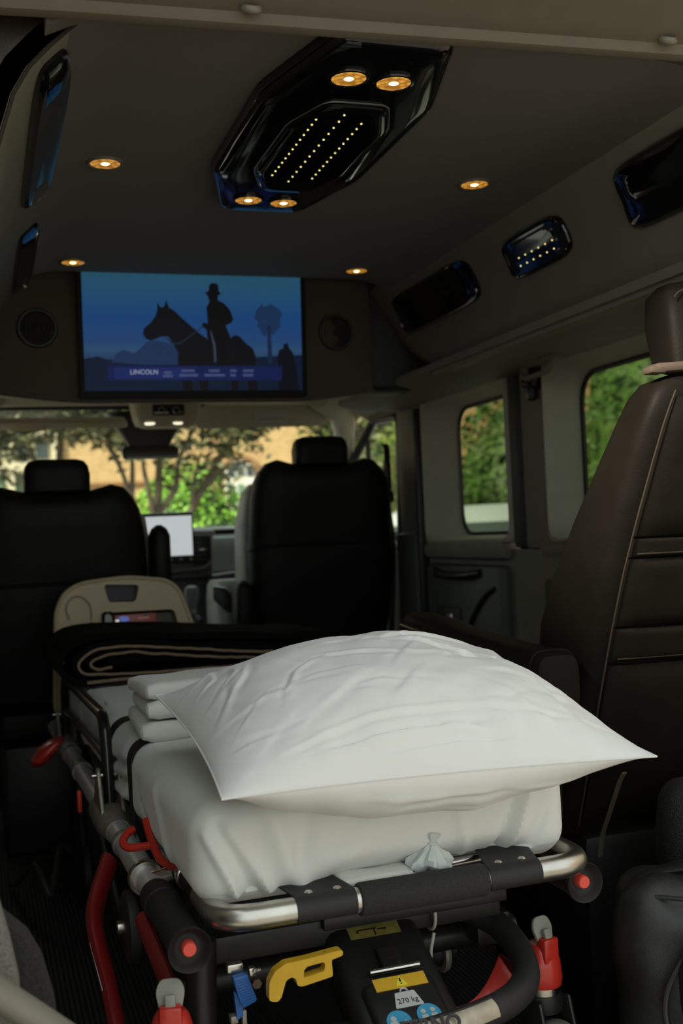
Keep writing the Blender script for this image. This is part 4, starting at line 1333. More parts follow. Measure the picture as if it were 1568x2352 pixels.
for x, yy, d in ((-.008, .004, 1), (-.004, -.004, -1)):
    P('arrow', MB().prism([(x - .005, yy), (x, yy + .005 * d), (x + .005, yy), (x + .002, yy), (x + .002, yy - .005 * d), (x - .002, yy - .005 * d), (x - .002, yy)], .0004, AM), M_weights, arp)
P('green_mark', MB().lathe([(0, 0), (.004, 0), (.004, .0004), (0, .0004)], 14, AM @ Matrix.Translation((.009, .004, 0))), M_labelgreen, arp)
P('red_mark', MB().lathe([(0, 0), (.004, 0), (.004, .0004), (0, .0004)], 14, AM @ Matrix.Translation((.010, -.005, 0))), M_labelred, arp)
pl = P('pull_rod', MB().tube([(-.125, -.085, .322), (-.055, -.090, .320)], .0022, 8), M_weights, hs)
# bottom handle bar with the worn silver name strip
HP = smooth_path([(.185, .16, .382), (.212, .12, .368), (.216, .06, .350), (.196, .0, .335), (.152, -.052, .333), (.090, -.088, .334), (.0, -.112, .334), (-.10, -.112, .330), (-.19, -.08, .320)], 8)
hb = P('lift_handle', MB().tube(HP, .0205, 20), M_blackrub)
HS = [p for p in HP if -.16 < p.x < .092]


def strip(u, v):
    t = u * (len(HS) - 1)
    i = min(int(t), len(HS) - 2)
    p = HS[i].lerp(HS[i + 1], t - i)
    T = (HS[i + 1] - HS[i]).normalized()
    O = Vector((T.y, -T.x, 0)).normalized()
    if O.y > 0:
        O = -O
    a = R(2) + R(74) * v
    return p + (O * math.cos(a) + Vector((0, 0, math.sin(a)))) * .0216


ns = P('name_strip', MB().slab(strip, 30, 10, (0, .001, -.0006)), M_plate, hb)
P('strip_edge', MB().tube([Vector(strip(i / 30, 1.)) for i in range(31)], .0016, 6), M_blackrub, ns)
tx = text_mesh('name_lettering', 'FERNO', .026, frame((-.012, -.1255, .3500), (1, -.13, .012), (0, .66, .75)), M_print, ns, .0016, bold=.0007)

# yellow lever
YO = [(-.206, .397), (-.206, .387), (-.195, .384), (-.190, .388), (-.182, .410), (-.174, .413), (-.168, .409), (-.167, .400), (-.160, .398), (-.117, .404), (-.118, .426), (-.102, .429), (-.101, .435), (-.106, .437), (-.152, .433), (-.182, .432), (-.197, .424), (-.205, .411)]
YH = [(-.158, .409), (-.157, .419), (-.152, .423), (-.129, .425), (-.127, .421), (-.129, .413)]
yl = P('yellow_lever', holed(round_poly(YO, .003, 3), [round_poly(YH, .002, 3)], .016, frame((0, -.030, 0), (1, 0, 0), (0, 0, 1))), M_yellow)
P('lever_screw', MB().lathe([(0, 0), (.004, 0), (.005, .0012), (.003, .003), (0, .003)], 14, Matrix.Translation((-.122, -.038, .4325))), M_steel, yl)
# blue lever
bl_ = P('blue_lever', MB().prism(round_poly([(-.243, .407), (-.223, .409), (-.211, .374), (-.212, .370), (-.230, .364), (-.236, .378)], .002, 3), .014, frame((0, .014, 0), (1, 0, 0), (0, 0, 1)), bev=.002), M_blue)
P('lever_tail', MB().prism([(-.240, .385), (-.229, .372), (-.2285, .350), (-.237, .346)], .008, frame((0, .018, 0), (1, 0, 0), (0, 0, 1))), M_blue, bl_)
for k in range(9):
    t = k / 8
    P('lever_ridge', MB().tube([(-.239 + .008 * t, -.0005, .402 - .029 * t), (-.222 + .009 * t, -.0005, .404 - .028 * t)], .0009, 6), M_blue, bl_)
P('lever_bracket', MB().box((-.236, .022, .414), (.022, .02, .012), bev=.002).box((-.212, .020, .404), (.010, .012, .012), bev=.002).box((-.206, .020, .404), (.014, .006, .006), bev=.002), M_steel)
P('lever_bracket', MB().box((-.240, .020, .345), (.010, .014, .010), bev=.001).box((-.226, .018, .344), (.006, .010, .024), bev=.001), M_cast)
P('bolt', MB().lathe([(0, 0), (.007, 0), (.007, .010), (0, .010)], 6, Matrix.Translation((-.205, .03, .385)) @ Matrix.Rotation(R(90), 4, 'X')), mat('rusty_bolt', (.16, .10, .07), .6, .6))
# cable ties
P('cable_tie', MB().tube([(.095, .115 + .024 * math.cos(a), .408 + .026 * math.sin(a)) for a in [2 * math.pi * i / 24 for i in range(24)]], .0026, 8, closed=True), M_tie)
P('cable_tie_tail', MB().tube([(.090, .088, .385), (.083, .086, .362), (.082, .088, .335)], .0026, 8), M_tie)
# red belt strap draped beside the actuator
P('red_strap', MB().slab(lambda u, v: (.075 + .12 * u + .012 * v, .06 + .02 * u - .03 * v, .285 - .02 * math.sin(u * 2.6) + .055 * u ** 3 - .028 * v), 20, 4, (0, .004, .004)), M_red)
P('red_plate', MB().box((.20, .09, .285), (.012, .06, .08), bev=.003, rot=(0, R(25), 0)), M_reddark)


# casters at the tailgate end
def caster(x, y, z, side):
    c0 = empty('caster', (x, y, z), side * R(12))
    c0.parent = sx_
    MB().prism(round_poly([(-.013, .000), (.013, .000), (.020, .030), (.013, .046), (-.013, .046), (-.020, .030)], .012, 4), .007, frame((0, -.010, .026), (1, 0, 0), (0, .35, 1)), bev=.002).build('brake_pedal', M_greyplast, c0)
    MB().box((0, -.017, .044), (.014, .008, .022), bev=.002, rot=(R(-20), 0, 0)).build('pedal_rib', M_greyplast, c0)
    rb_ = MB()
    rb_.lathe([(.030, -.035), (.032, -.025), (.030, .0), (.024, .022), (.018, .030), (.0, .031)], 28)
    rb_.box((0, -.016, .022), (.030, .022, .040), bev=.004)
    rb_.build('swivel_housing', M_red, c0)
    MB().lathe([(.024, -.050), (.027, -.047), (.027, -.036), (.024, -.033)], 24).build('swivel_ring', M_steel, c0)
    fk = MB()
    fk.lathe([(.029, -.075), (.031, -.065), (.029, -.048), (.022, -.046)], 24)
    for s in (-1, 1):
        fk.box((s * .030, -.02, -.13), (.008, .055, .15), bev=.004, rot=(R(-14), 0, 0))
    fk.build('fork', M_black, c0)
    wh = MB().lathe([(.020, -.020), (.070, -.020), (.078, -.014), (.080, -.006), (.080, .006), (.078, .014), (.070, .020), (.020, .020)], 36, Matrix.Translation((0, -.035, -.165)) @ Matrix.Rotation(R(90), 4, 'Y')).build('wheel', M_wheel, c0)
    MB().lathe([(.0, -.022), (.03, -.022), (.034, -.018), (.034, .018), (.03, .022), (.0, .022)], 24, Matrix.Translation((0, -.035, -.165)) @ Matrix.Rotation(R(90), 4, 'Y')).build('hub', M_cast, wh)
    return c0


caster(.285, .115, .300, 1)
caster(-.325, .015, .345, -1)

# folded legs and side parts below the left rail
for s in (-1, 1):
    lg = MB().tube(smooth_path([(s * .335, .52, .44), (s * .368, .46, .385), (s * .374, .42, .35), (s * .362, .38, .28), (s * .352, .34, .20)], 6), .014, 12, flat=(1., 1.8))
    if s > 0:
        continue
    lo = P('folding_leg', lg, M_reddark)
    P('edge_highlight', MB().tube([(s * .386, .40, .345), (s * .374, .36, .28)], .0018, 6), M_satin, lo)
    P('side_wheel', MB().lathe([(.0, -.012), (.045, -.012), (.056, -.008), (.058, 0), (.056, .008), (.045, .012), (.0, .012)], 32, Matrix.Translation((s * .325, .36, .375)) @ Matrix.Rotation(R(90), 4, 'Y')), M_blackrub)
    P('folding_leg', MB().tube([(s * .325, .24, .425), (s * .300, .12, .34), (s * .29, .02, .26)], .011, 12, flat=(1., 1.6)), M_reddark)
    P('folding_leg', MB().tube([(s * .26, .25, .40), (s * .25, .95, .16), (s * .25, 1.7, .42)], .018, 12), M_black)
    P('wheel_hub', MB().lathe([(0, 0), (.012, 0), (.012, .012), (0, .012)], 16, Matrix.Translation((s * .335, .36, .375)) @ Matrix.Rotation(R(-90 if s < 0 else 90), 4, 'Y')), M_steel)
    P('rail_release', MB().box((s * .352, .82, .482), (.010, .014, .045), bev=.004), M_red)
P('foot_lever', MB().loft([(-.392, 1.42, .448, .012, .020, 2.5), (-.384, 1.42, .462, .024, .040, 2.5), (-.364, 1.42, .488, .026, .048, 2.5), (-.342, 1.42, .506, .020, .04, 2.5), (-.335, 1.42, .512, .010, .02, 2.5)], 20), M_red)
for y in (.45, 1.0, 1.6):
    P('litter_slat', MB().box((.01, y, .480), (.52, .09, .010), bev=.002), M_black)
# rear support wheels at the far end, on the floor
for s in (-1, 1):
    P('load_wheel', MB().lathe([(.0, -.015), (.06, -.015), (.075, -.008), (.075, .008), (.06, .015), (.0, .015)], 28, Matrix.Translation((s * .25, 1.75, .078)) @ Matrix.Rotation(R(90), 4, 'Y')), M_blackrub)
    P('load_leg', MB().tube([(s * .25, 1.75, .08), (s * .27, 1.72, .45)], .014, 10), M_black)
    P('load_wheel', MB().lathe([(.0, -.015), (.06, -.015), (.075, -.008), (.075, .008), (.06, .015), (.0, .015)], 28, Matrix.Translation((s * .22, .45, .078)) @ Matrix.Rotation(R(90), 4, 'Y')), M_blackrub)
    P('load_leg', MB().tube([(s * .22, .45, .08), (s * .25, .30, .40)], .014, 10), M_black)

# ================================================================== MATTRESS AND BEDDING
SM = Matrix.Translation(SO) @ Matrix.Rotation(SR, 4, 'Z')
MX0, MX1, MY0, MY1, MZ0, MZ1 = -.287, .288, .004, 1.84, .494, .636
MR = .044


def seg_d(p, a, b_):
    ab = (b_[0] - a[0], b_[1] - a[1])
    t = max(0., min(1., ((p[0] - a[0]) * ab[0] + (p[1] - a[1]) * ab[1]) / (ab[0] ** 2 + ab[1] ** 2 + 1e-12)))
    q = (a[0] + ab[0] * t, a[1] + ab[1] * t)
    return math.hypot(p[0] - q[0], p[1] - q[1]), t, ((p[0] - a[0]) * ab[1] - (p[1] - a[1]) * ab[0])


STRAPS = (.58, .84)


def mattress_disp(q, nn):
    """sheet wrinkles: q in stretcher coordinates"""
    d = .0035 * noise.noise(q * 4.) + .0018 * noise.noise(Vector((q.x * 9, q.y * 9, q.z * 5)))
    if nn.y < -.3:                                   # tailgate face: gathers running down from the corners
        f = 0.
        for (a, b_, amp, w) in (((-.27, .60), (-.225, .50), 0.0119, .007), ((-.255, .61), (-.20, .50), -0.0102, .008), ((-.24, .60), (-.175, .50), 0.0102, .008), ((-.19, .635), (-.14, .505), 0.0136, .016), ((-.12, .63), (-.155, .51), -0.0102, .014), ((.225, .62), (.18, .51), 0.0119, .006), ((.20, .62), (.165, .505), -0.0136, .007), ((.265, .60), (.20, .50), -0.0085, .010), ((.10, .60), (.115, .505), 0.0085, .008), ((.02, .62), (-.10, .52), 0.0068, .02)):
            dd, t, _ = seg_d((q.x, q.z), a, b_)
            f += amp * math.exp(-(dd / w) ** 2) * (.4 + .6 * t)
        d += f * min(1., (-nn.y - .3) * 2)
    if nn.x < -.3:                                   # left side: stacked folds between the straps, hanging pleats
        for (a, b_, amp, w) in (((.60, .585), (.83, .560), -0.0119, .007), ((.60, .555), (.83, .525), -0.0136, .007), ((.60, .530), (.82, .505), 0.0085, .008), ((.30, .60), (.20, .52), 0.0051, .012), ((1.1, .62), (1.0, .51), -0.0102, .02), ((1.35, .62), (1.28, .51), 0.0085, .02), ((.45, .55), (.38, .53), -0.0068, .008)):
            dd, t, _ = seg_d((q.y, q.z), a, b_)
            d += amp * math.exp(-(dd / w) ** 2)
    for s in STRAPS:                                 # the belts bite into the sheet
        d -= .011 * math.exp(-((q.y - s) / .038) ** 2)
        d += .004 * math.exp(-((q.y - s - .06) / .03) ** 2) + .004 * math.exp(-((q.y - s + .06) / .03) ** 2)
    d -= .006 * math.exp(-((q.y - 1.36) / .02) ** 2)
    return d


def mattress_mesh():
    n = (130, 170, 40)
    h = Vector(((MX1 - MX0) / 2, (MY1 - MY0) / 2, (MZ1 - MZ0) / 2))
    c = Vector(((MX1 + MX0) / 2, (MY1 + MY0) / 2, (MZ1 + MZ0) / 2))
    r = Vector((MR, MR, MR))
    verts, faces, idx = [], [], {}

    def vert(p):
        k = (round(p[0], 5), round(p[1], 5), round(p[2], 5))
        if k in idx:
            return idx[k]
        p = Vector(p)
        inner = Vector((max(-h.x + MR, min(h.x - MR, p.x)), max(-h.y + MR, min(h.y - MR, p.y)), max(-h.z + MR, min(h.z - MR, p.z))))
        dd = p - inner
        nn = dd.normalized()
        q = inner + nn * MR + c
        dsp = mattress_disp(q, nn)
        if nn.z < -.5:
            dsp = 0
        q = q + nn * dsp
        if nn.y < -.1 and q.z < .548:
            mk = max(0., min(1., (q.x + .135) / .05)) * max(0., min(1., (.215 - q.x) / .03))
            q.y += .055 * mk * ((.548 - q.z) / .054) ** 1.5
        if nn.z > .3:
            q.z += .006 * (1 - ((q.x - c.x) / h.x) ** 2)
        idx[k] = len(verts)
        verts.append(SM @ q)
        return idx[k]

    def lin(a, b_, k):
        # finer spacing near the rounded rim
        return [a + (b_ - a) * (.5 - .5 * math.cos(math.pi * i / k)) * .55 + (b_ - a) * (i / k) * .45 for i in range(k + 1)]
    ax = [lin(-h[i], h[i], n[i]) for i in range(3)]
    for i, j, k in ((0, 1, 2), (1, 2, 0), (2, 0, 1)):
        for s in (-1, 1):
            for a in range(n[i]):
                for b_ in range(n[j]):
                    q = []
                    for da, db_ in ((0, 0), (1, 0), (1, 1), (0, 1)):
                        p = [0, 0, 0]
                        p[i], p[j], p[k] = ax[i][a + da], ax[j][b_ + db_], s * h[k]
                        q.append(vert(p))
                    faces.append(tuple(q))
    return MB().add(verts, faces)


mt = mattress_mesh().build('mattress', M_sheet)
for o in (mt,):
    o.data.transform(Matrix.Translation((.122, -1.49, -.5)))
    o.location = (-.122, 1.49, .5)
tag(mt, 'stretcher mattress wrapped in a white cotton sheet', 'mattress')


def section(off):
    """cross outline of the mattress from the lower left over the top to the lower right, in (x, z)"""
    pts = [(MX0 - off, .468)]
    for i in range(9):
        a = math.pi - math.pi / 2 * i / 8
        pts.append((MX0 + MR + (MR + off) * math.cos(a), MZ1 - MR + (MR + off) * math.sin(a)))
    for i in range(1, 12):
        x = MX0 + MR + (MX1 - MX0 - 2 * MR) * i / 12
        t = (x - (MX0 + MX1) / 2) / ((MX1 - MX0) / 2)
        pts.append((x, MZ1 + off + .006 * (1 - t * t)))
    for i in range(9):
        a = math.pi / 2 - math.pi / 2 * i / 8
        pts.append((MX1 - MR + (MR + off) * math.cos(a), MZ1 - MR + (MR + off) * math.sin(a)))
    pts.append((MX1 + off, .468))
    return pts


for k, (ys, w, lab) in enumerate(((.58, .046, 'wide black webbing strap around the mattress, closest to the pillow corner'), (.84, .044, 'black webbing strap around the mattress between the pillow corner and drop side'), (1.36, .020, 'narrow black strap around the mattress in front of the folded blanket'))):
    sec = section(.0 if k < 2 else .0035)
    m_ = len(sec)

    def sf(u, v, sec=sec, ys=ys, w=w, m_=m_):
        t = u * (m_ - 1)
        i = min(int(t), m_ - 2)
        f = t - i
        x = sec[i][0] * (1 - f) + sec[i + 1][0] * f
        z = sec[i][1] * (1 - f) + sec[i + 1][1] * f
        sl = -.16 * (MZ1 - z) * (1 if x < 0 else .3)
        wob = .004 * noise.noise(Vector((u * 14, v * 3 + ys * 9, .3)))
        hh = .0012 * math.cos((v - .5) * 2.6)
        return SM @ Vector((x, ys + sl + w * (v - .5) + wob, z + hh))
    o = MB().slab(sf, 90, 6, lambda u, v, sf=sf: (0, 0, -.0020) if .14 < u < .86 else ((.002, 0, 0) if u <= .14 else (-.002, 0, 0))).build('strap', M_strap)
    tag(o, lab, 'strap', 'mattress straps')

# ---- folded white sheet under the far side of the pillow
fs = empty('folded_sheet', (-.085, 2.115, .641), R(1.5), 'folded white bed sheet lying on the mattress behind the pillow', 'sheet')
for k in range(3):
    zc = .017 + .032 * k
    b_ = softbox((.0, .0, 0), (.64 - .012 * (k % 2), .25 - .02 * k, .034), .016, 26, .0045, 9, 0, 20 + k)
    for v in b_.v:
        v.z += zc + .008 * noise.noise(Vector((v.x * 4, v.y * 4, k * .4)))
        v.x += .008 * math.sin(v.y * 9 + k)
    b_.build('fold', M_sheet, fs)

# ---- black blanket folded at the foot of the stretcher
bl2 = empty('folded_blanket', (-.10, 3.05, .645), R(1.5), 'black fleece blanket with tan edging folded on the mattress', 'blanket')


def band(path, y0, y1, th, wob):
    pts = smooth_path([(p[0], 0, p[1]) for p in path], 10)
    k = len(pts)

    def fn(u, v):
        t = u * (k - 1)
        i = min(int(t), k - 2)
        f = t - i
        q = pts[i] * (1 - f) + pts[i + 1] * f
        w = noise.noise(Vector((q.x * 5, v * 2, wob)))
        return (q.x, y0 + (y1 - y0) * v + .012 * w * (1 - v), q.z + .006 * w)

    def off(u, v):
        t = u * (k - 1)
        i = min(int(t), k - 2)
        d = (pts[i + 1] - pts[i]).normalized()
        return Vector((d.z, 0, -d.x)) * th
    return MB().slab(fn, 70, 14, off), pts


L1 = [(.34, .055), (.15, .075), (-.08, .098), (-.25, .108), (-.345, .098), (-.385, .062), (-.362, .018), (-.25, .004), (0., .002), (.34, .003)]
L2 = [(.33, .035), (.10, .052), (-.08, .073), (-.22, .090), (-.31, .084), (-.348, .058), (-.330, .030), (-.25, .022), (-.05, .018), (.32, .020)]
L3 = [(.20, .028), (-.02, .046), (-.14, .064), (-.24, .074), (-.300, .066), (-.318, .050), (-.300, .038), (-.265, .040)]
for k, (L, th, y0) in enumerate(((L1, .016, -.19), (L2, .014, -.185), (L3, .012, -.175))):
    bb, pts = band(L, y0, .20, th, k * 3.7)
    fo = bb.build('fold', M_blanket, bl2)
    if k:
        MB().tube([(p.x, y0 - .004 + .012 * noise.noise(Vector((p.x * 5, 0, k * 3.7))), p.z - .003 + .005 * noise.noise(Vector((p.x * 22, 0, k)))) for p in pts], .0036, 8).build('edging', M_tanpipe, fo)
MB().tube(smooth_path([(-.33, -.196, .004), (-.2, -.198, .006), (-.05, -.20, .000), (.2, -.20, .002)], 8), .0045, 8).build('edging', M_tanpipe, bl2)
softbox((.02, .01, .058), (.62, .34, .06), .028, 14, .004, 8, 0, 33).build('fold', M_blanket, bl2)

# ---- the pillow
PC = {(-1, -1): Vector((-.392, 1.368, .674)), (1, -1): Vector((.196, 1.316, .674)), (-1, 1): Vector((-.400, 1.850, .742)), (1, 1): Vector((.205, 1.850, .748))}
PCREASE = [  # (points in uv, amplitude, width): fine fold lines of the case
    ([(-0.020, 0.120), (0.150, 0.160), (0.350, 0.200), (0.620, 0.240)], -0.0029, 0.0150),
    ([(0.080, 0.050), (0.300, -0.020), (0.520, -0.140), (0.800, -0.300)], -0.0029, 0.0135),
    ([(0.300, -0.220), (0.420, -0.100), (0.550, -0.080)], -0.0032, 0.0225),
    ([(0.360, -0.120), (0.320, 0.040)], 0.0021, 0.0120),
    ([(-0.600, -0.420), (-0.500, -0.200), (-0.340, -0.080)], 0.0025, 0.0105),
    ([(-0.350, -0.060), (-0.100, -0.120), (0.100, -0.240)], -0.0018, 0.0120),
    ([(-0.700, -0.846), (-0.300, -0.780), (0.050, -0.742), (0.250, -0.742)], -0.0021, 0.0090),
    ([(0.250, -0.742), (0.500, -0.769), (0.750, -0.780)], -0.0013, 0.0090),
    ([(-0.550, -0.890), (-0.200, -0.868), (0.100, -0.835), (0.300, -0.857)], 0.0025, 0.0090),
    ([(-0.500, -0.928), (-0.150, -0.906), (0.080, -0.879), (0.330, -0.890)], -0.0028, 0.0090),
    ([(-0.300, -0.956), (0.000, -0.928), (0.150, -0.912), (0.400, -0.923)], 0.0027, 0.0090),
    ([(0.020, -0.813), (0.120, -0.835), (0.220, -0.824), (0.340, -0.835)], 0.0021, 0.0090),
    ([(0.350, -0.791), (0.420, -0.846), (0.400, -0.912)], 0.0024, 0.0150),
    ([(0.520, -0.736), (0.580, -0.824), (0.600, -0.912)], 0.0025, 0.0195),
    ([(0.660, -0.360), (0.720, -0.736), (0.780, -0.813)], 0.0022, 0.0180),
    ([(-0.850, 0.100), (-0.720, 0.250), (-0.700, 0.450)], 0.0025, 0.0120),
    ([(-0.900, 0.300), (-0.780, 0.420), (-0.760, 0.620)], -0.0025, 0.0120),
    ([(-0.950, 0.550), (-0.800, 0.620), (-0.700, 0.800)], 0.0028, 0.0120),
    ([(-0.800, -0.100), (-0.680, 0.080), (-0.620, 0.300)], -0.0021, 0.0135),
    ([(-0.920, -0.250), (-0.800, -0.050), (-0.760, 0.120)], 0.0022, 0.0135),
    ([(-0.050, 0.620), (0.200, 0.560), (0.600, 0.550)], -0.0018, 0.0120),
    ([(-0.300, 0.300), (-0.100, 0.220), (0.020, 0.140)], 0.0018, 0.0120),
    ([(0.780, 0.300), (0.660, 0.100), (0.620, -0.050)], 0.0024, 0.0263),
]
prn = random.Random(77)
for k in range(46):
    cu_, cv_ = prn.uniform(-.9, .9), prn.uniform(-.95, .7)
    an = prn.gauss(.1, .5) if cv_ < -.3 else prn.uniform(-1.2, 1.2)
    ln = prn.uniform(.08, .24)
    bend = prn.uniform(-.05, .05)
    PCREASE.append(([(cu_ - ln * math.cos(an), cv_ - ln * math.sin(an)), (cu_ + bend * math.sin(an), cv_ + bend), (cu_ + ln * math.cos(an), cv_ + ln * math.sin(an))], prn.choice((-1, 1)) * prn.uniform(.0005, .0013), prn.uniform(.008, .020)))


def pillow_base(u, v):
    a = (1 + u) / 2
    c = (1 + v) / 2
    p = PC[(-1, -1)] * (1 - a) * (1 - c) + PC[(1, -1)] * a * (1 - c) + PC[(-1, 1)] * (1 - a) * c + PC[(1, 1)] * a * c
    # the sides are drawn in between the pointed corners
    p.x -= .014 * math.copysign(1, u) * abs(u) ** 3 * (1 - v * v)
    p.y -= .026 * math.copysign(1, v) * abs(v) ** 3 * (1 - u * u)
    p.z += .016 * (1 - u * u) * (1 if v < 0 else .3) * abs(v) ** 3 * 0
    return p


def pw(u, v):
    g = max(0., 1 - abs(u) ** 2.3) * max(0., 1 - abs(v) ** 2.2)
    return g ** .72


def pillow_top(u, v):
    p = pillow_base(u, v)
    w = pw(u, v)
    h = .122 * w
    d = 0.
    for pts, amp, wd in PCREASE:
        best = min((seg_d((u, v), a, b_) for a, b_ in zip(pts, pts[1:])), key=lambda q: q[0])
        dm = best[0]
        if dm < wd * 6:
            sg = dm / wd * (1 if best[2] > 0 else -1)
            e0 = min(math.dist((u, v), pts[0]), math.dist((u, v), pts[-1]))
            fade = min(1., e0 / .12 + .15)
            d += amp * fade * (.75 * math.exp(-(dm / wd) ** 2) + 1.1 * sg * math.exp(-(sg / 2.2) ** 2))
    q = Vector((u * 2.4, v * 2.2, 0))
    d += .0065 * noise.noise(q) + .0026 * noise.noise(q * 2.7 + Vector((5, 2, 0)))
    # gathers square to the front seam
    e = math.exp(-((v + 1) / .20) ** 2)
    d += .0035 * e * noise.noise(Vector((u * 11, v * 1.5, 2)))
    d -= .012 * math.exp(-(((u - .42) / .20) ** 2 + ((v + .08) / .16) ** 2))
    d += .006 * math.exp(-(((u - .62) / .18) ** 2 + ((v + .30) / .2) ** 2))
    return p + Vector((0, -.10, .99)) * (h + d * min(1., w * 2.2))


def pillow_bottom(u, v):
    p = pillow_base(u, v)
    w = pw(u, v)
    fr = max(0., -v)
    h = (.064 + .066 * fr ** .7) * w
    d = .005 * noise.noise(Vector((u * 3, v * 3, 7))) + .004 * math.exp(-((v + .8) / .3) ** 2) * noise.noise(Vector((u * 8, v * 2, 9)))
    for (ua, ub, va, sl_, am) in ((-.45, .30, -.93, .02, .0040), (-.25, .45, -.86, -.03, -.0045), (-.10, .25, -.97, .0, .0035), (.30, .75, -.90, .05, .004), (.05, .60, -.78, .04, -.004)):
        if ua < u < ub:
            t_ = (u - ua) / (ub - ua)
            d += am * math.sin(math.pi * t_) * math.exp(-((v - va - sl_ * t_) / .022) ** 2)
    q = p + Vector((0, -.22 * fr, -1)).normalized() * (h + d * min(1, w * 2))
    if q.y > 1.50:
        lim = .650 if q.y > 1.58 else .650 - .055 * ((1.58 - q.y) / .08) ** 2
        if q.y > 2.02:
            lim = .75
        q.z = max(q.z, lim)
    return q


def warp(t):
    s = 2 * t - 1
    return math.copysign(1 - (1 - abs(s)) ** 1.25, s)


pb_ = MB()
NU, NV = 210, 180
pb_.grid(lambda a, c: pillow_top(warp(a), warp(c)), NU, NV)
pb_.grid(lambda a, c: pillow_bottom(warp(a), warp(c)), 160, 150)
me = mesh_of(pb_.v, pb_.f)
pl_ = empty('pillow', (-.10, 1.60, .64), 0, 'plump white pillow with pointed corners resting on the stretcher', 'pillow')
inv = Matrix.Translation((.10, -1.60, -.64))
me.transform(inv)
po = link('pillowcase', fix(me), M_pillow, pl_)
sm = MB()
sp = []
for k in range(4):
    for i in range(40):
        t = warp(i / 40)
        u, v = ((t, -1), (1, t), (-t, 1), (-1, -t))[k]
        sp.append(inv @ pillow_base(u, v))
sm.tube(sp, .0016, 6, closed=True)
sm.build('seam', M_pillow, pl_)

# ---- loose sheet end and a knotted clear bag behind the foam grip
o = softbox((0, 0, 0), (.11, .05, .014), .006, 12, .003, 20, 0, 41).build('sheet_tail', M_sheet)
o.matrix_world = SM @ Matrix.Translation((-.030, .016, .509))
tag(o, 'loose white sheet end tucked behind the foam grip', 'sheet')
b_ = MB()
prof = [(.0, -.012), (.022, -.012), (.031, -.006), (.030, .002), (.022, .010), (.012, .018), (.0065, .024), (.0060, .028), (.010, .034), (.012, .040), (.007, .042), (.0, .040)]
N_ = 48
vs_ = []
for i, (r_, h_) in enumerate(prof):
    for j in range(N_):
        a = 2 * math.pi * j / N_
        rr_ = r_ * (1 + .16 * math.sin(7 * a + i * .4) + .08 * math.sin(13 * a - i))
        vs_.append((rr_ * math.cos(a) * 1.05, rr_ * math.sin(a) * .6, h_ + .004 * math.sin(3 * a + 1) * (i < 5)))
b_.add(vs_, [(i * N_ + j, i * N_ + (j + 1) % N_, (i + 1) * N_ + (j + 1) % N_, (i + 1) * N_ + j) for i in range(len(prof) - 1) for j in range(N_)])
o = b_.build('plastic_bag', M_clearbag)
MB().tube([(.0072 * math.cos(a), .0045 * math.sin(a), .026) for a in [2 * math.pi * i / 20 for i in range(20)]], .0022, 6, closed=True).build('knot', M_clearbag, o)
o.matrix_world = SM @ Matrix.Translation((.055, .006, .519)) @ Matrix.Rotation(R(8), 4, 'Y')
tag(o, 'small knotted clear plastic bag between mattress and end bar', 'bag')
# grey cables looping on the floor beside the stretcher
cbl = MB().tube(smooth_path([(-.62, 3.4, .02), (-.60, 3.2, .08), (-.56, 3.05, .16), (-.53, 2.98, .10), (-.51, 3.05, .13), (-.49, 3.15, .17), (-.46, 3.2, .15)], 8), .008, 8).build('cable', M_darktrim)
tag(cbl, 'dark cable looping on the floor beside the stretcher', 'cable')

# ================================================================== OUTSIDE
GZ = -.55
gr = MB().box((4, 14, GZ - .05), (90, 90, .1)).build('ground', mat('grey_paving', (.20, .19, .165), .9, noise_scale=2, noise_amt=.2), None, False)
struct(gr, 'grey paved yard around the van', 'ground')

M_brick = mat('tan_brick', (.42, .26, .13), .9, brick=((.56, .37, .165), (.44, .26, .105), (.56, .47, .30), 4.2))
BY = 26.
bd = empty('brick_building', (4, BY, GZ), 0, 'tan brick building with cream window bays beyond the windscreen', 'building')


def B(name, x0, x1, z0, z1, y0, y1, m, parent=None, bev=0):
    return MB().box(((x0 + x1) / 2 - 4, (y0 + y1) / 2, (z0 + z1) / 2 - GZ), (x1 - x0, y1 - y0, z1 - z0), bev=bev).build(name, m, parent or bd, False)


B('wall', 1.15, 24, GZ, 9, 0, 6, M_brick)
B('wall', -16, -5.2, GZ, 9, 0, 6, M_brick)
B('wall_above', -5.2, 1.15, 3.62, 9, 0, 6, M_brick)
B('wall_below', -5.2, 1.15, GZ, .55, 0, 6, M_brick)
M_frame = mat('cream_window_frame', (.62, .56, .40), .6)
M_pane_reflect = mat('green_reflecting_pane', (.16, .25, .17), .15)  # pale green reflection painted into the pane colour
M_paned = mat('dark_pane', (.045, .06, .06), .12)
B('window_transom', -5.2, 1.15, 2.62, 2.84, -.12, .2, M_frame)
B('window_head', -5.2, 1.15, 3.42, 3.70, -.12, .2, M_frame)
for k in range(6):
    x = 1.05 - 1.02 * k
    B('window_mullion', x - .09, x + .09, .55, 3.5, -.10, .2, M_frame)
    w = B('window', x - 1.02 + .09, x - .09, .6, 2.62, .08, .12, M_pane_reflect)
    B('glazing_bar', x - .55, x - .50, .6, 2.62, .02, .1, M_frame, w)
    B('glazing_bar', x - .93, x - .09, 1.55, 1.60, .02, .1, M_frame, w)
    u = B('window', x - 1.02 + .09, x - .09, 2.84, 3.42, .08, .12, M_frame)
    for q in (0, 1):
        B('pane', x - .84 + .40 * q, x - .56 + .40 * q, 2.92, 3.32, .02, .1, M_paned, u)
B('brick_course', 1.4, 3.0, 2.26, 2.34, -.06, .1, mat('dark_brick', (.24, .12, .05), .9))
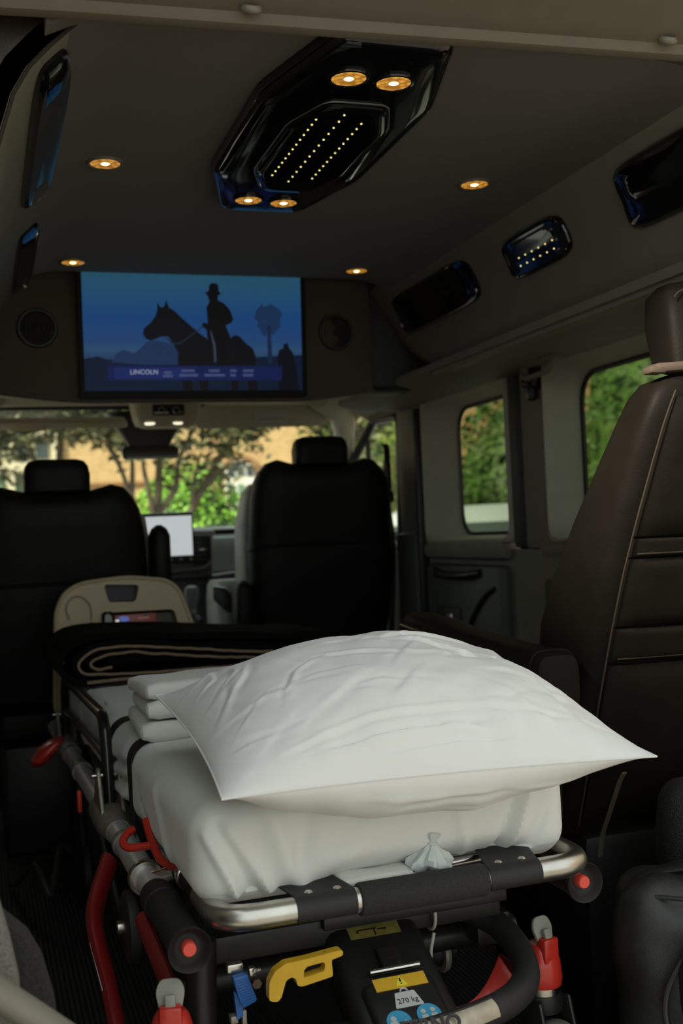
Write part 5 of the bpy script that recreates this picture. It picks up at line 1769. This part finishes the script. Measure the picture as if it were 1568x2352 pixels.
# arched white window and door bay
ab = MB().prism([(4.92 - 4 + .0, 0)] + [(1.26 + .36 * math.cos(a), 1.0 + .32 * math.sin(a)) for a in [math.pi - math.pi * i / 14 for i in range(15)]][0:0] + [(.90, -1.6), (1.62, -1.6), (1.62, 1.0)] + [(1.26 + .36 * math.cos(a), 1.0 + .34 * math.sin(a)) for a in [math.pi * i / 14 for i in range(1, 14)]] + [(.90, 1.0)], .12, frame((0, -.02, 1.42 - GZ), (1, 0, 0), (0, 0, 1)))
aw = ab.build('window', M_white, bd, False)
for q in range(3):
    MB().box((1.03 + .23 * q, -.15, 2.52 - GZ), (.16, .03, .26)).build('pane', M_paned, aw, False)
    MB().box((1.03 + .23 * q, -.15, 1.95 - GZ), (.15, .03, .50)).build('pane', M_pane_reflect, aw, False)
ar = MB().tube([(1.26 + .46 * math.cos(a), -.06, 2.42 - GZ + .44 * math.sin(a)) for a in [math.pi * i / 16 for i in range(17)]], .07, 6).build('window_arch', mat('arch_brick', (.30, .17, .08), .9), bd)
B('window', 7.6, 8.6, 1.0, 2.8, -.04, .1, M_white)
B('canopy', -3.0, -.02, 3.44, 3.72, -3.4, -2.2, M_white)

# wall lamp, white globe
gp = empty('garden_lamp', (4.28, 20.5, GZ), 0, 'white globe lamp on a post in front of the brick building', 'lamp')
MB().tube([(0, 0, 0), (0, 0, 2.10)], .035, 10).build('post', M_darktrim, gp)
MB().loft([(0, 0, 2.08, .04, .04, 2), (0, 0, 2.16, .11, .11, 2), (0, 0, 2.30, .13, .13, 2), (0, 0, 2.42, .10, .10, 2), (0, 0, 2.48, .03, .03, 2)], 20).build('globe', M_white, gp)

# right hand building seen through the side glass
rb = empty('side_building', (17, 6, GZ), 0, 'brown brick building beyond the hedge on the right of the van', 'building')
MB().box((0, 0, 3.5), (5, 34, 7)).build('wall', mat('brown_brick', (.22, .10, .05), .9, noise_scale=3, noise_amt=.2), rb, False)
for k in range(8):
    w = MB().box((-2.52, -14 + 4 * k, 2.6), (.08, 1.4, 1.7)).build('window', M_white, rb, False)
    MB().box((-2.57, -14 + 4 * k, 2.6), (.04, 1.2, 1.5)).build('pane', M_paned, w, False)


def leaf_cloud(name, parent, n, gen, size, m, seed):
    rnd = random.Random(seed)
    vs, fs = [], []
    for i in range(n):
        c, out = gen(rnd)
        s = size * rnd.uniform(.6, 1.3)
        d = (out + Vector((rnd.uniform(-1, 1), rnd.uniform(-1, 1), rnd.uniform(-.6, 1.)))).normalized()
        t = d.cross(Vector((rnd.uniform(-1, 1), rnd.uniform(-1, 1), rnd.uniform(-1, 1)))).normalized()
        w = d.cross(t)
        o = len(vs)
        vs += [c - t * s, c + w * s * .5 + d * s * .12, c + t * s, c - w * s * .5 + d * s * .12]
        fs.append((o, o + 1, o + 2, o + 3))
    me = mesh_of(vs, fs)
    ob = link(name, me, m, parent, False)
    ob['kind'] = 'stuff'
    return ob


def leaf_mat(name, c1, c2):
    m = bpy.data.materials.new(name)
    m.use_nodes = True
    nt = m.node_tree
    b = nt.nodes['Principled BSDF']
    tc = nt.nodes.new('ShaderNodeTexCoord')
    nz = nt.nodes.new('ShaderNodeTexNoise')
    nz.inputs['Scale'].default_value = 5
    nz.inputs['Detail'].default_value = 6
    rp = nt.nodes.new('ShaderNodeValToRGB')
    rp.color_ramp.elements[0].color = (*c1, 1)
    rp.color_ramp.elements[1].color = (*c2, 1)
    rp.color_ramp.elements[0].position = .3
    rp.color_ramp.elements[1].position = .7
    nt.links.new(tc.outputs['Object'], nz.inputs['Vector'])
    nt.links.new(nz.outputs['Fac'], rp.inputs['Fac'])
    nt.links.new(rp.outputs['Color'], b.inputs['Base Color'])
    b.inputs['Roughness'].default_value = .55
    b.inputs['Transmission Weight'].default_value = 0
    return m


def ellipsoid(c, r, thick=.25, low=-1.):
    def g(rnd):
        while True:
            d = Vector((rnd.gauss(0, 1), rnd.gauss(0, 1), rnd.gauss(0, 1))).normalized()
            if d.z > low:
                break
        k = 1 - thick * rnd.random() ** 2 + .06 * noise.noise(d * 4)
        return Vector((c[0] + d.x * r[0] * k, c[1] + d.y * r[1] * k, c[2] + d.z * r[2] * k)), d
    return g


ML1 = leaf_mat('bright_bush_leaf', (.075, .19, .012), (.22, .44, .035))
ML2 = leaf_mat('olive_leaf', (.060, .070, .030), (.16, .165, .075))
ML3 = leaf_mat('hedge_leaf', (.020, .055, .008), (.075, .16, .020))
ML4 = leaf_mat('yellow_green_leaf', (.10, .15, .015), (.28, .33, .04))
M_bark = mat('grey_brown_bark', (.13, .10, .07), .9, noise_scale=12, noise_amt=.3, bump=.5, bump_scale=30)


def bush(loc, r, n, size, m, label, seed, group=None):
    rt = empty('bush', loc, 0, label, 'bush', group)
    leaf_cloud('foliage', rt, n, ellipsoid((0, 0, r[2] * .55), r, .3, -.6), size, m, seed)
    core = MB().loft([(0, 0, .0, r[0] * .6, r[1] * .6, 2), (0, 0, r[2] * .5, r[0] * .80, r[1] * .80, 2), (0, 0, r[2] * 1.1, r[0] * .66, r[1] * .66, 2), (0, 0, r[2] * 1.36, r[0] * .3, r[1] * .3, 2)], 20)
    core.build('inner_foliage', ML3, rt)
    for k in range(3):
        MB().tube([(.1 * math.cos(k * 2.1), .1 * math.sin(k * 2.1), 0), (.3 * r[0] * math.cos(k * 2.1), .3 * r[0] * math.sin(k * 2.1), r[2])], .03, 6).build('stem', M_bark, rt)
    return rt


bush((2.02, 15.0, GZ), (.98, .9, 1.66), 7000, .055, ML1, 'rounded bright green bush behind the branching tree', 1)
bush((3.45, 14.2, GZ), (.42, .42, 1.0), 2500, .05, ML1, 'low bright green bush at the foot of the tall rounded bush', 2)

# branching tree in front of the bush
tree = empty('courtyard_tree', (.92, 11.2, GZ), 0, 'grey barked tree with many forking stems in front of the windscreen', 'tree')
rnd = random.Random(5)
BR = [
    [(.0, 0, 0), (.03, 0, .9), (.10, 0, 1.75), (.16, .1, 2.15), (.22, .2, 3.0)],
    [(.06, 0, 1.35), (-.12, 0, 1.85), (-.20, .05, 2.20), (-.34, .1, 2.55), (-.50, .1, 3.0)],
    [(-.14, 0, 1.95), (-.10, .1, 2.3), (-.12, .1, 2.9)],
    [(.09, 0, 1.70), (.02, -.1, 2.05), (-.02, -.1, 2.35), (.02, -.1, 3.0)],
    [(.10, 0, 1.75), (.30, 0, 2.05), (.36, .0, 2.35), (.52, .0, 2.65), (.7, 0, 3.0)],
    [(.10, .05, 1.3), (.35, .05, 1.62), (.56, .05, 1.98), (.72, .05, 2.25), (.95, .1, 2.55), (1.2, .1, 2.75)],
    [(.48, .05, 1.82), (.50, .0, 2.1), (.58, 0, 2.4)],
    [(.62, .05, 2.08), (.85, .0, 2.25), (1.1, 0, 2.3)],
]
for k, br in enumerate(BR):
    pts = smooth_path(br, 6)
    r0 = .075 if k == 0 else (.050 if k in (5,) else .034)
    MB().tube(pts, [r0 * (1 - .65 * i / (len(pts) - 1)) for i in range(len(pts))], 8).build('trunk' if k == 0 else 'branch', M_bark, tree)


def canopy(rnd):
    x = rnd.uniform(-2.6, 2.4)
    k = rnd.random()
    z = 2.62 + .45 * rnd.random() + .16 * math.sin(x * 5) + .10 * math.sin(x * 13 + 1) - (.42 * rnd.random() * (1 + math.sin(x * 3.1)) if rnd.random() < .45 else 0)
    return Vector((x, rnd.uniform(-.7, .7), z + .6 * k * k)), Vector((0, -.3, 1))


leaf_cloud('foliage', tree, 10500, canopy, .065, ML2, 6)
# slim tree on the left
st_ = empty('slim_tree', (.44, 16.2, GZ), 0, 'slim dark stemmed tree against the brick wall', 'tree')
MB().tube(smooth_path([(0, 0, 0), (.02, 0, 1.5), (-.02, 0, 2.2), (.05, 0, 3.2), (.2, 0, 4.)], 6), .05, 8).build('trunk', M_bark, st_)
MB().tube(smooth_path([(-.01, 0, 2.0), (-.3, 0, 2.6), (-.45, 0, 3.3)], 6), .035, 8).build('branch', M_bark, st_)
MB().tube(smooth_path([(-1.3, 0, 2.2), (-1.1, 0, 2.7), (-1.0, 0, 3.4)], 6), .06, 8).build('branch', M_bark, st_)
leaf_cloud('foliage', st_, 3800, lambda r: (Vector((r.uniform(-2.4, 1.3), r.uniform(-.8, .8), 3.05 + .25 * r.random() + .20 * math.sin(r.uniform(0, 6)) + 1.0 * r.random() ** 2)), Vector((0, -.3, 1))), .08, ML2, 7)

# shrubs and hedge on the right hand side
for k, (x, y, r, n, m, lab) in enumerate((
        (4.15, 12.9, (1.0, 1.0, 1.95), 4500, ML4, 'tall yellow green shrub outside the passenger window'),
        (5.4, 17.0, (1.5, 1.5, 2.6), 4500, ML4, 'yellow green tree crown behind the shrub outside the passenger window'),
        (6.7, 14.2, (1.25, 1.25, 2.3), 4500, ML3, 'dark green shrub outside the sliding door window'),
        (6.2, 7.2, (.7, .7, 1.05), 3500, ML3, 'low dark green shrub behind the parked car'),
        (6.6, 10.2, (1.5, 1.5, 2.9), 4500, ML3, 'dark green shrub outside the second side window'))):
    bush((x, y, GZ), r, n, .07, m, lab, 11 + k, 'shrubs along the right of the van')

# parked car outside the sliding door window
car = empty('parked_car', (3.5, 8.7, GZ), R(6), 'pale silver car parked in front of the shrubs', 'car')
M_car = mat('pale_silver_paint', (.42, .47, .48), .3, .2, coat=.4)
body = MB().loft([(0, 0, .22, .80, 2.05, 5), (0, 0, .40, .88, 2.15, 5), (0, 0, .75, .90, 2.18, 4.5), (0, 0, .95, .86, 2.10, 4), (0, 0, 1.02, .80, 2.0, 4)], 48)
body.build('body', M_car, car)
car.scale = (1, 1, 1.15)
MB().loft([(0, .15, 1.0, .78, 1.35, 4), (0, .15, 1.25, .70, 1.15, 4), (0, .15, 1.42, .64, .98, 4), (0, .15, 1.48, .55, .85, 4)], 40).build('cabin', M_car, car)
MB().loft([(0, .15, 1.06, .775, 1.33, 4.2), (0, .15, 1.24, .715, 1.17, 4.2), (0, .15, 1.36, .675, 1.06, 4.2)], 40).build('side_glass', M_paned, car)
for s in (-1, 1):
    for y in (-1.3, 1.35):
        w = MB().lathe([(.0, -.10), (.22, -.10), (.31, -.09), (.33, -.05), (.33, .05), (.31, .09), (.22, .10), (.0, .10)], 28, Matrix.Translation((s * .80, y, .33)) @ Matrix.Rotation(R(90), 4, 'Y')).build('wheel', M_blackrub, car)
        MB().lathe([(0, 0), (.20, 0), (.19, .03), (0, .04)], 20, Matrix.Translation((s * .88, y, .33)) @ Matrix.Rotation(R(90 * s), 4, 'Y')).build('hub_cap', M_satin, w)
MB().lathe([(0, 0), (.09, 0), (.09, .03), (0, .03)], 16, Matrix.Translation((-.6, -2.15, .72)) @ Matrix.Rotation(R(90), 4, 'X')).build('headlamp', M_white, car)
MB().lathe([(0, 0), (.09, 0), (.09, .03), (0, .03)], 16, Matrix.Translation((.6, -2.15, .72)) @ Matrix.Rotation(R(90), 4, 'X')).build('headlamp', M_white, car)
